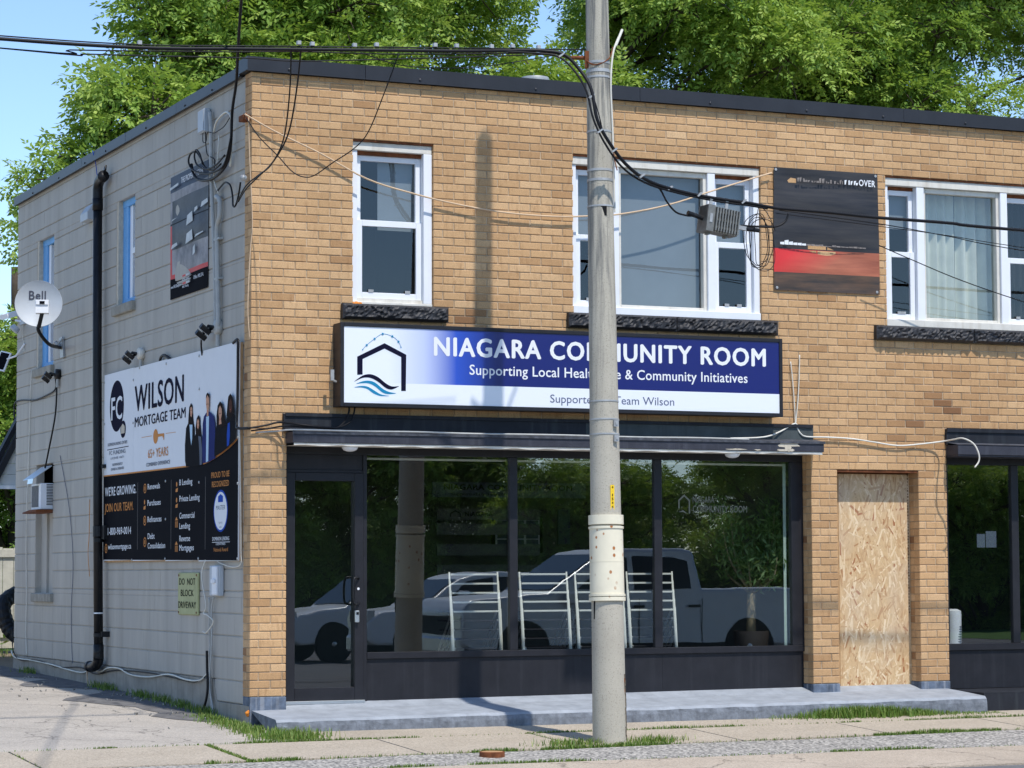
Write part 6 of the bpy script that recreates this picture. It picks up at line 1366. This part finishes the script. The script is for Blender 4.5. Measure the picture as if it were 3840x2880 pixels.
# ------------------------------------------------------------------ grass in the joints and along the wall
r_ = random.Random(55); gv = []; gf = []; gt = []
def blade(x, y, h, t):
    a = r_.uniform(0, 6.28); ln = r_.uniform(.1, .7)*h; w = r_.uniform(.002, .0045)*(1+h*4); z = gz(y)+.004; b = len(gv); cx, sx = math.cos(a), math.sin(a)
    gv.extend([(x-sx*w, y+cx*w, z), (x+sx*w, y-cx*w, z), (x+cx*ln*.5+sx*w*.7, y+sx*ln*.5-cx*w*.7, z+h*.65), (x+cx*ln*.5-sx*w*.7, y+sx*ln*.5+cx*w*.7, z+h*.65), (x+cx*ln, y+sx*ln, z+h)])
    gf.extend([(b, b+1, b+2, b+3), (b+3, b+2, b+4)]); gt.extend([t, t])
def nz(x, s): return math.sin(x*1.7+s)+math.sin(x*4.1+s*2.3)*.6+math.sin(x*9.7+s*5)*.4
def line(fy, x0, x1, n, sd, h, off, thr):
    for k in range(n):
        x = r_.uniform(x0, x1); v = nz(x, off)
        if v < thr and r_.random() > .10: continue
        blade(x, fy(x)+r_.gauss(0, sd*(.5+.3*max(0, v))), h*r_.uniform(.35, 1)*(1+.35*max(0, v)), min(1, max(0, r_.gauss(.5, .2))))
line(lineA, -2.6, .3, 2600, .015, .028, 1, -.2); line(lineA, .3, 9, 4200, .014, .03, 2, -.3)
line(lambda x: lineB(x)+.0, -1.2, 9, 9000, .022, .034, 4, .15); line(lambda x: -3.37+.02*math.sin(x*2), -2, 9, 6500, .02, .028, 6, .3)
for xj, n in ((-.81, 900), (2.21, 120), (-2.49, 60)):
    for k in range(n):
        y = r_.uniform(lineB(xj), lineA(xj)); blade(xj+r_.gauss(0, .012), y, r_.uniform(.008, .03), r_.random())
for k in range(2700):   # tuft at the left end of the step and along the wall
    u = r_.random()**1.6; y = -1.3+2.2*u+r_.gauss(0, .05); x = .02-abs(r_.gauss(0, .10))-.06+(max(0, -.72-y))*.25
    if y < -.72: x = r_.gauss(.03, .16)
    blade(x, y, r_.uniform(.02, .09)*(1.05-.55*u), min(1, max(0, r_.gauss(.55, .2))))
for c_, n in ((1.15, 260), (1.9, 200), (2.6, 160), (3.3, 140), (4.6, 150), (5.0, 90), (8.2, 120)):
    for k in range(n): blade(.03-abs(r_.gauss(0, .07)), c_+r_.gauss(0, .18), r_.uniform(.02, .09), r_.random())
for k in range(2700):   # tufts against the right end of the step
    x = r_.choice((r_.gauss(5.75, .32), r_.gauss(6.3, .3), r_.uniform(5.5, 7.6))); blade(x, -.74-abs(r_.gauss(0, .09)), r_.uniform(.03, .12)*math.exp(-((x-6)/.9)**2)+.015, min(1, max(0, r_.gauss(.5, .2))))
for k in range(900):
    x = r_.gauss(2.2, .16) if k % 2 else r_.gauss(3.0, .14); blade(x, -2.36+r_.gauss(0, .07)+(.05 if k % 2 else .1), r_.uniform(.02, .075), r_.random())
for k in range(700): blade(r_.uniform(-1, 2.2), r_.uniform(12, 14.2), r_.uniform(.04, .14), r_.random())
me = bpy.data.meshes.new("grass"); me.from_pydata(gv, [], gf); me.materials.append(M['blade']); at = me.attributes.new("tint", 'FLOAT', 'FACE'); at.data.foreach_set("value", gt)
o = bpy.data.objects.new("grass", me); COL.objects.link(o); tag(o, "grass and weeds in the pavement joints and along the wall", "grass", None, "stuff")
# chips of stone and litter on the driveway edge
mb = MB(); r_ = random.Random(77)
for k in range(110):
    u = r_.random(); y = r_.uniform(.4, 9) if u < .6 else r_.uniform(-1.2, 5); x = -.05-abs(r_.gauss(0, .5)) if u < .6 else r_.uniform(-3.5, -.1)
    s_ = r_.uniform(.004, .016); mb.obox((x, y, gz(y)+s_*.6+.006), Vector((r_.gauss(0,1), r_.gauss(0,1), .2)).normalized(), (0,1,0), (0,0,1), s_, s_*.8, s_*.6)
o = mb.build("gravel", M['gravel']); tag(o, "scattered stone chips along the driveway's edge", "gravel", None, "stuff")
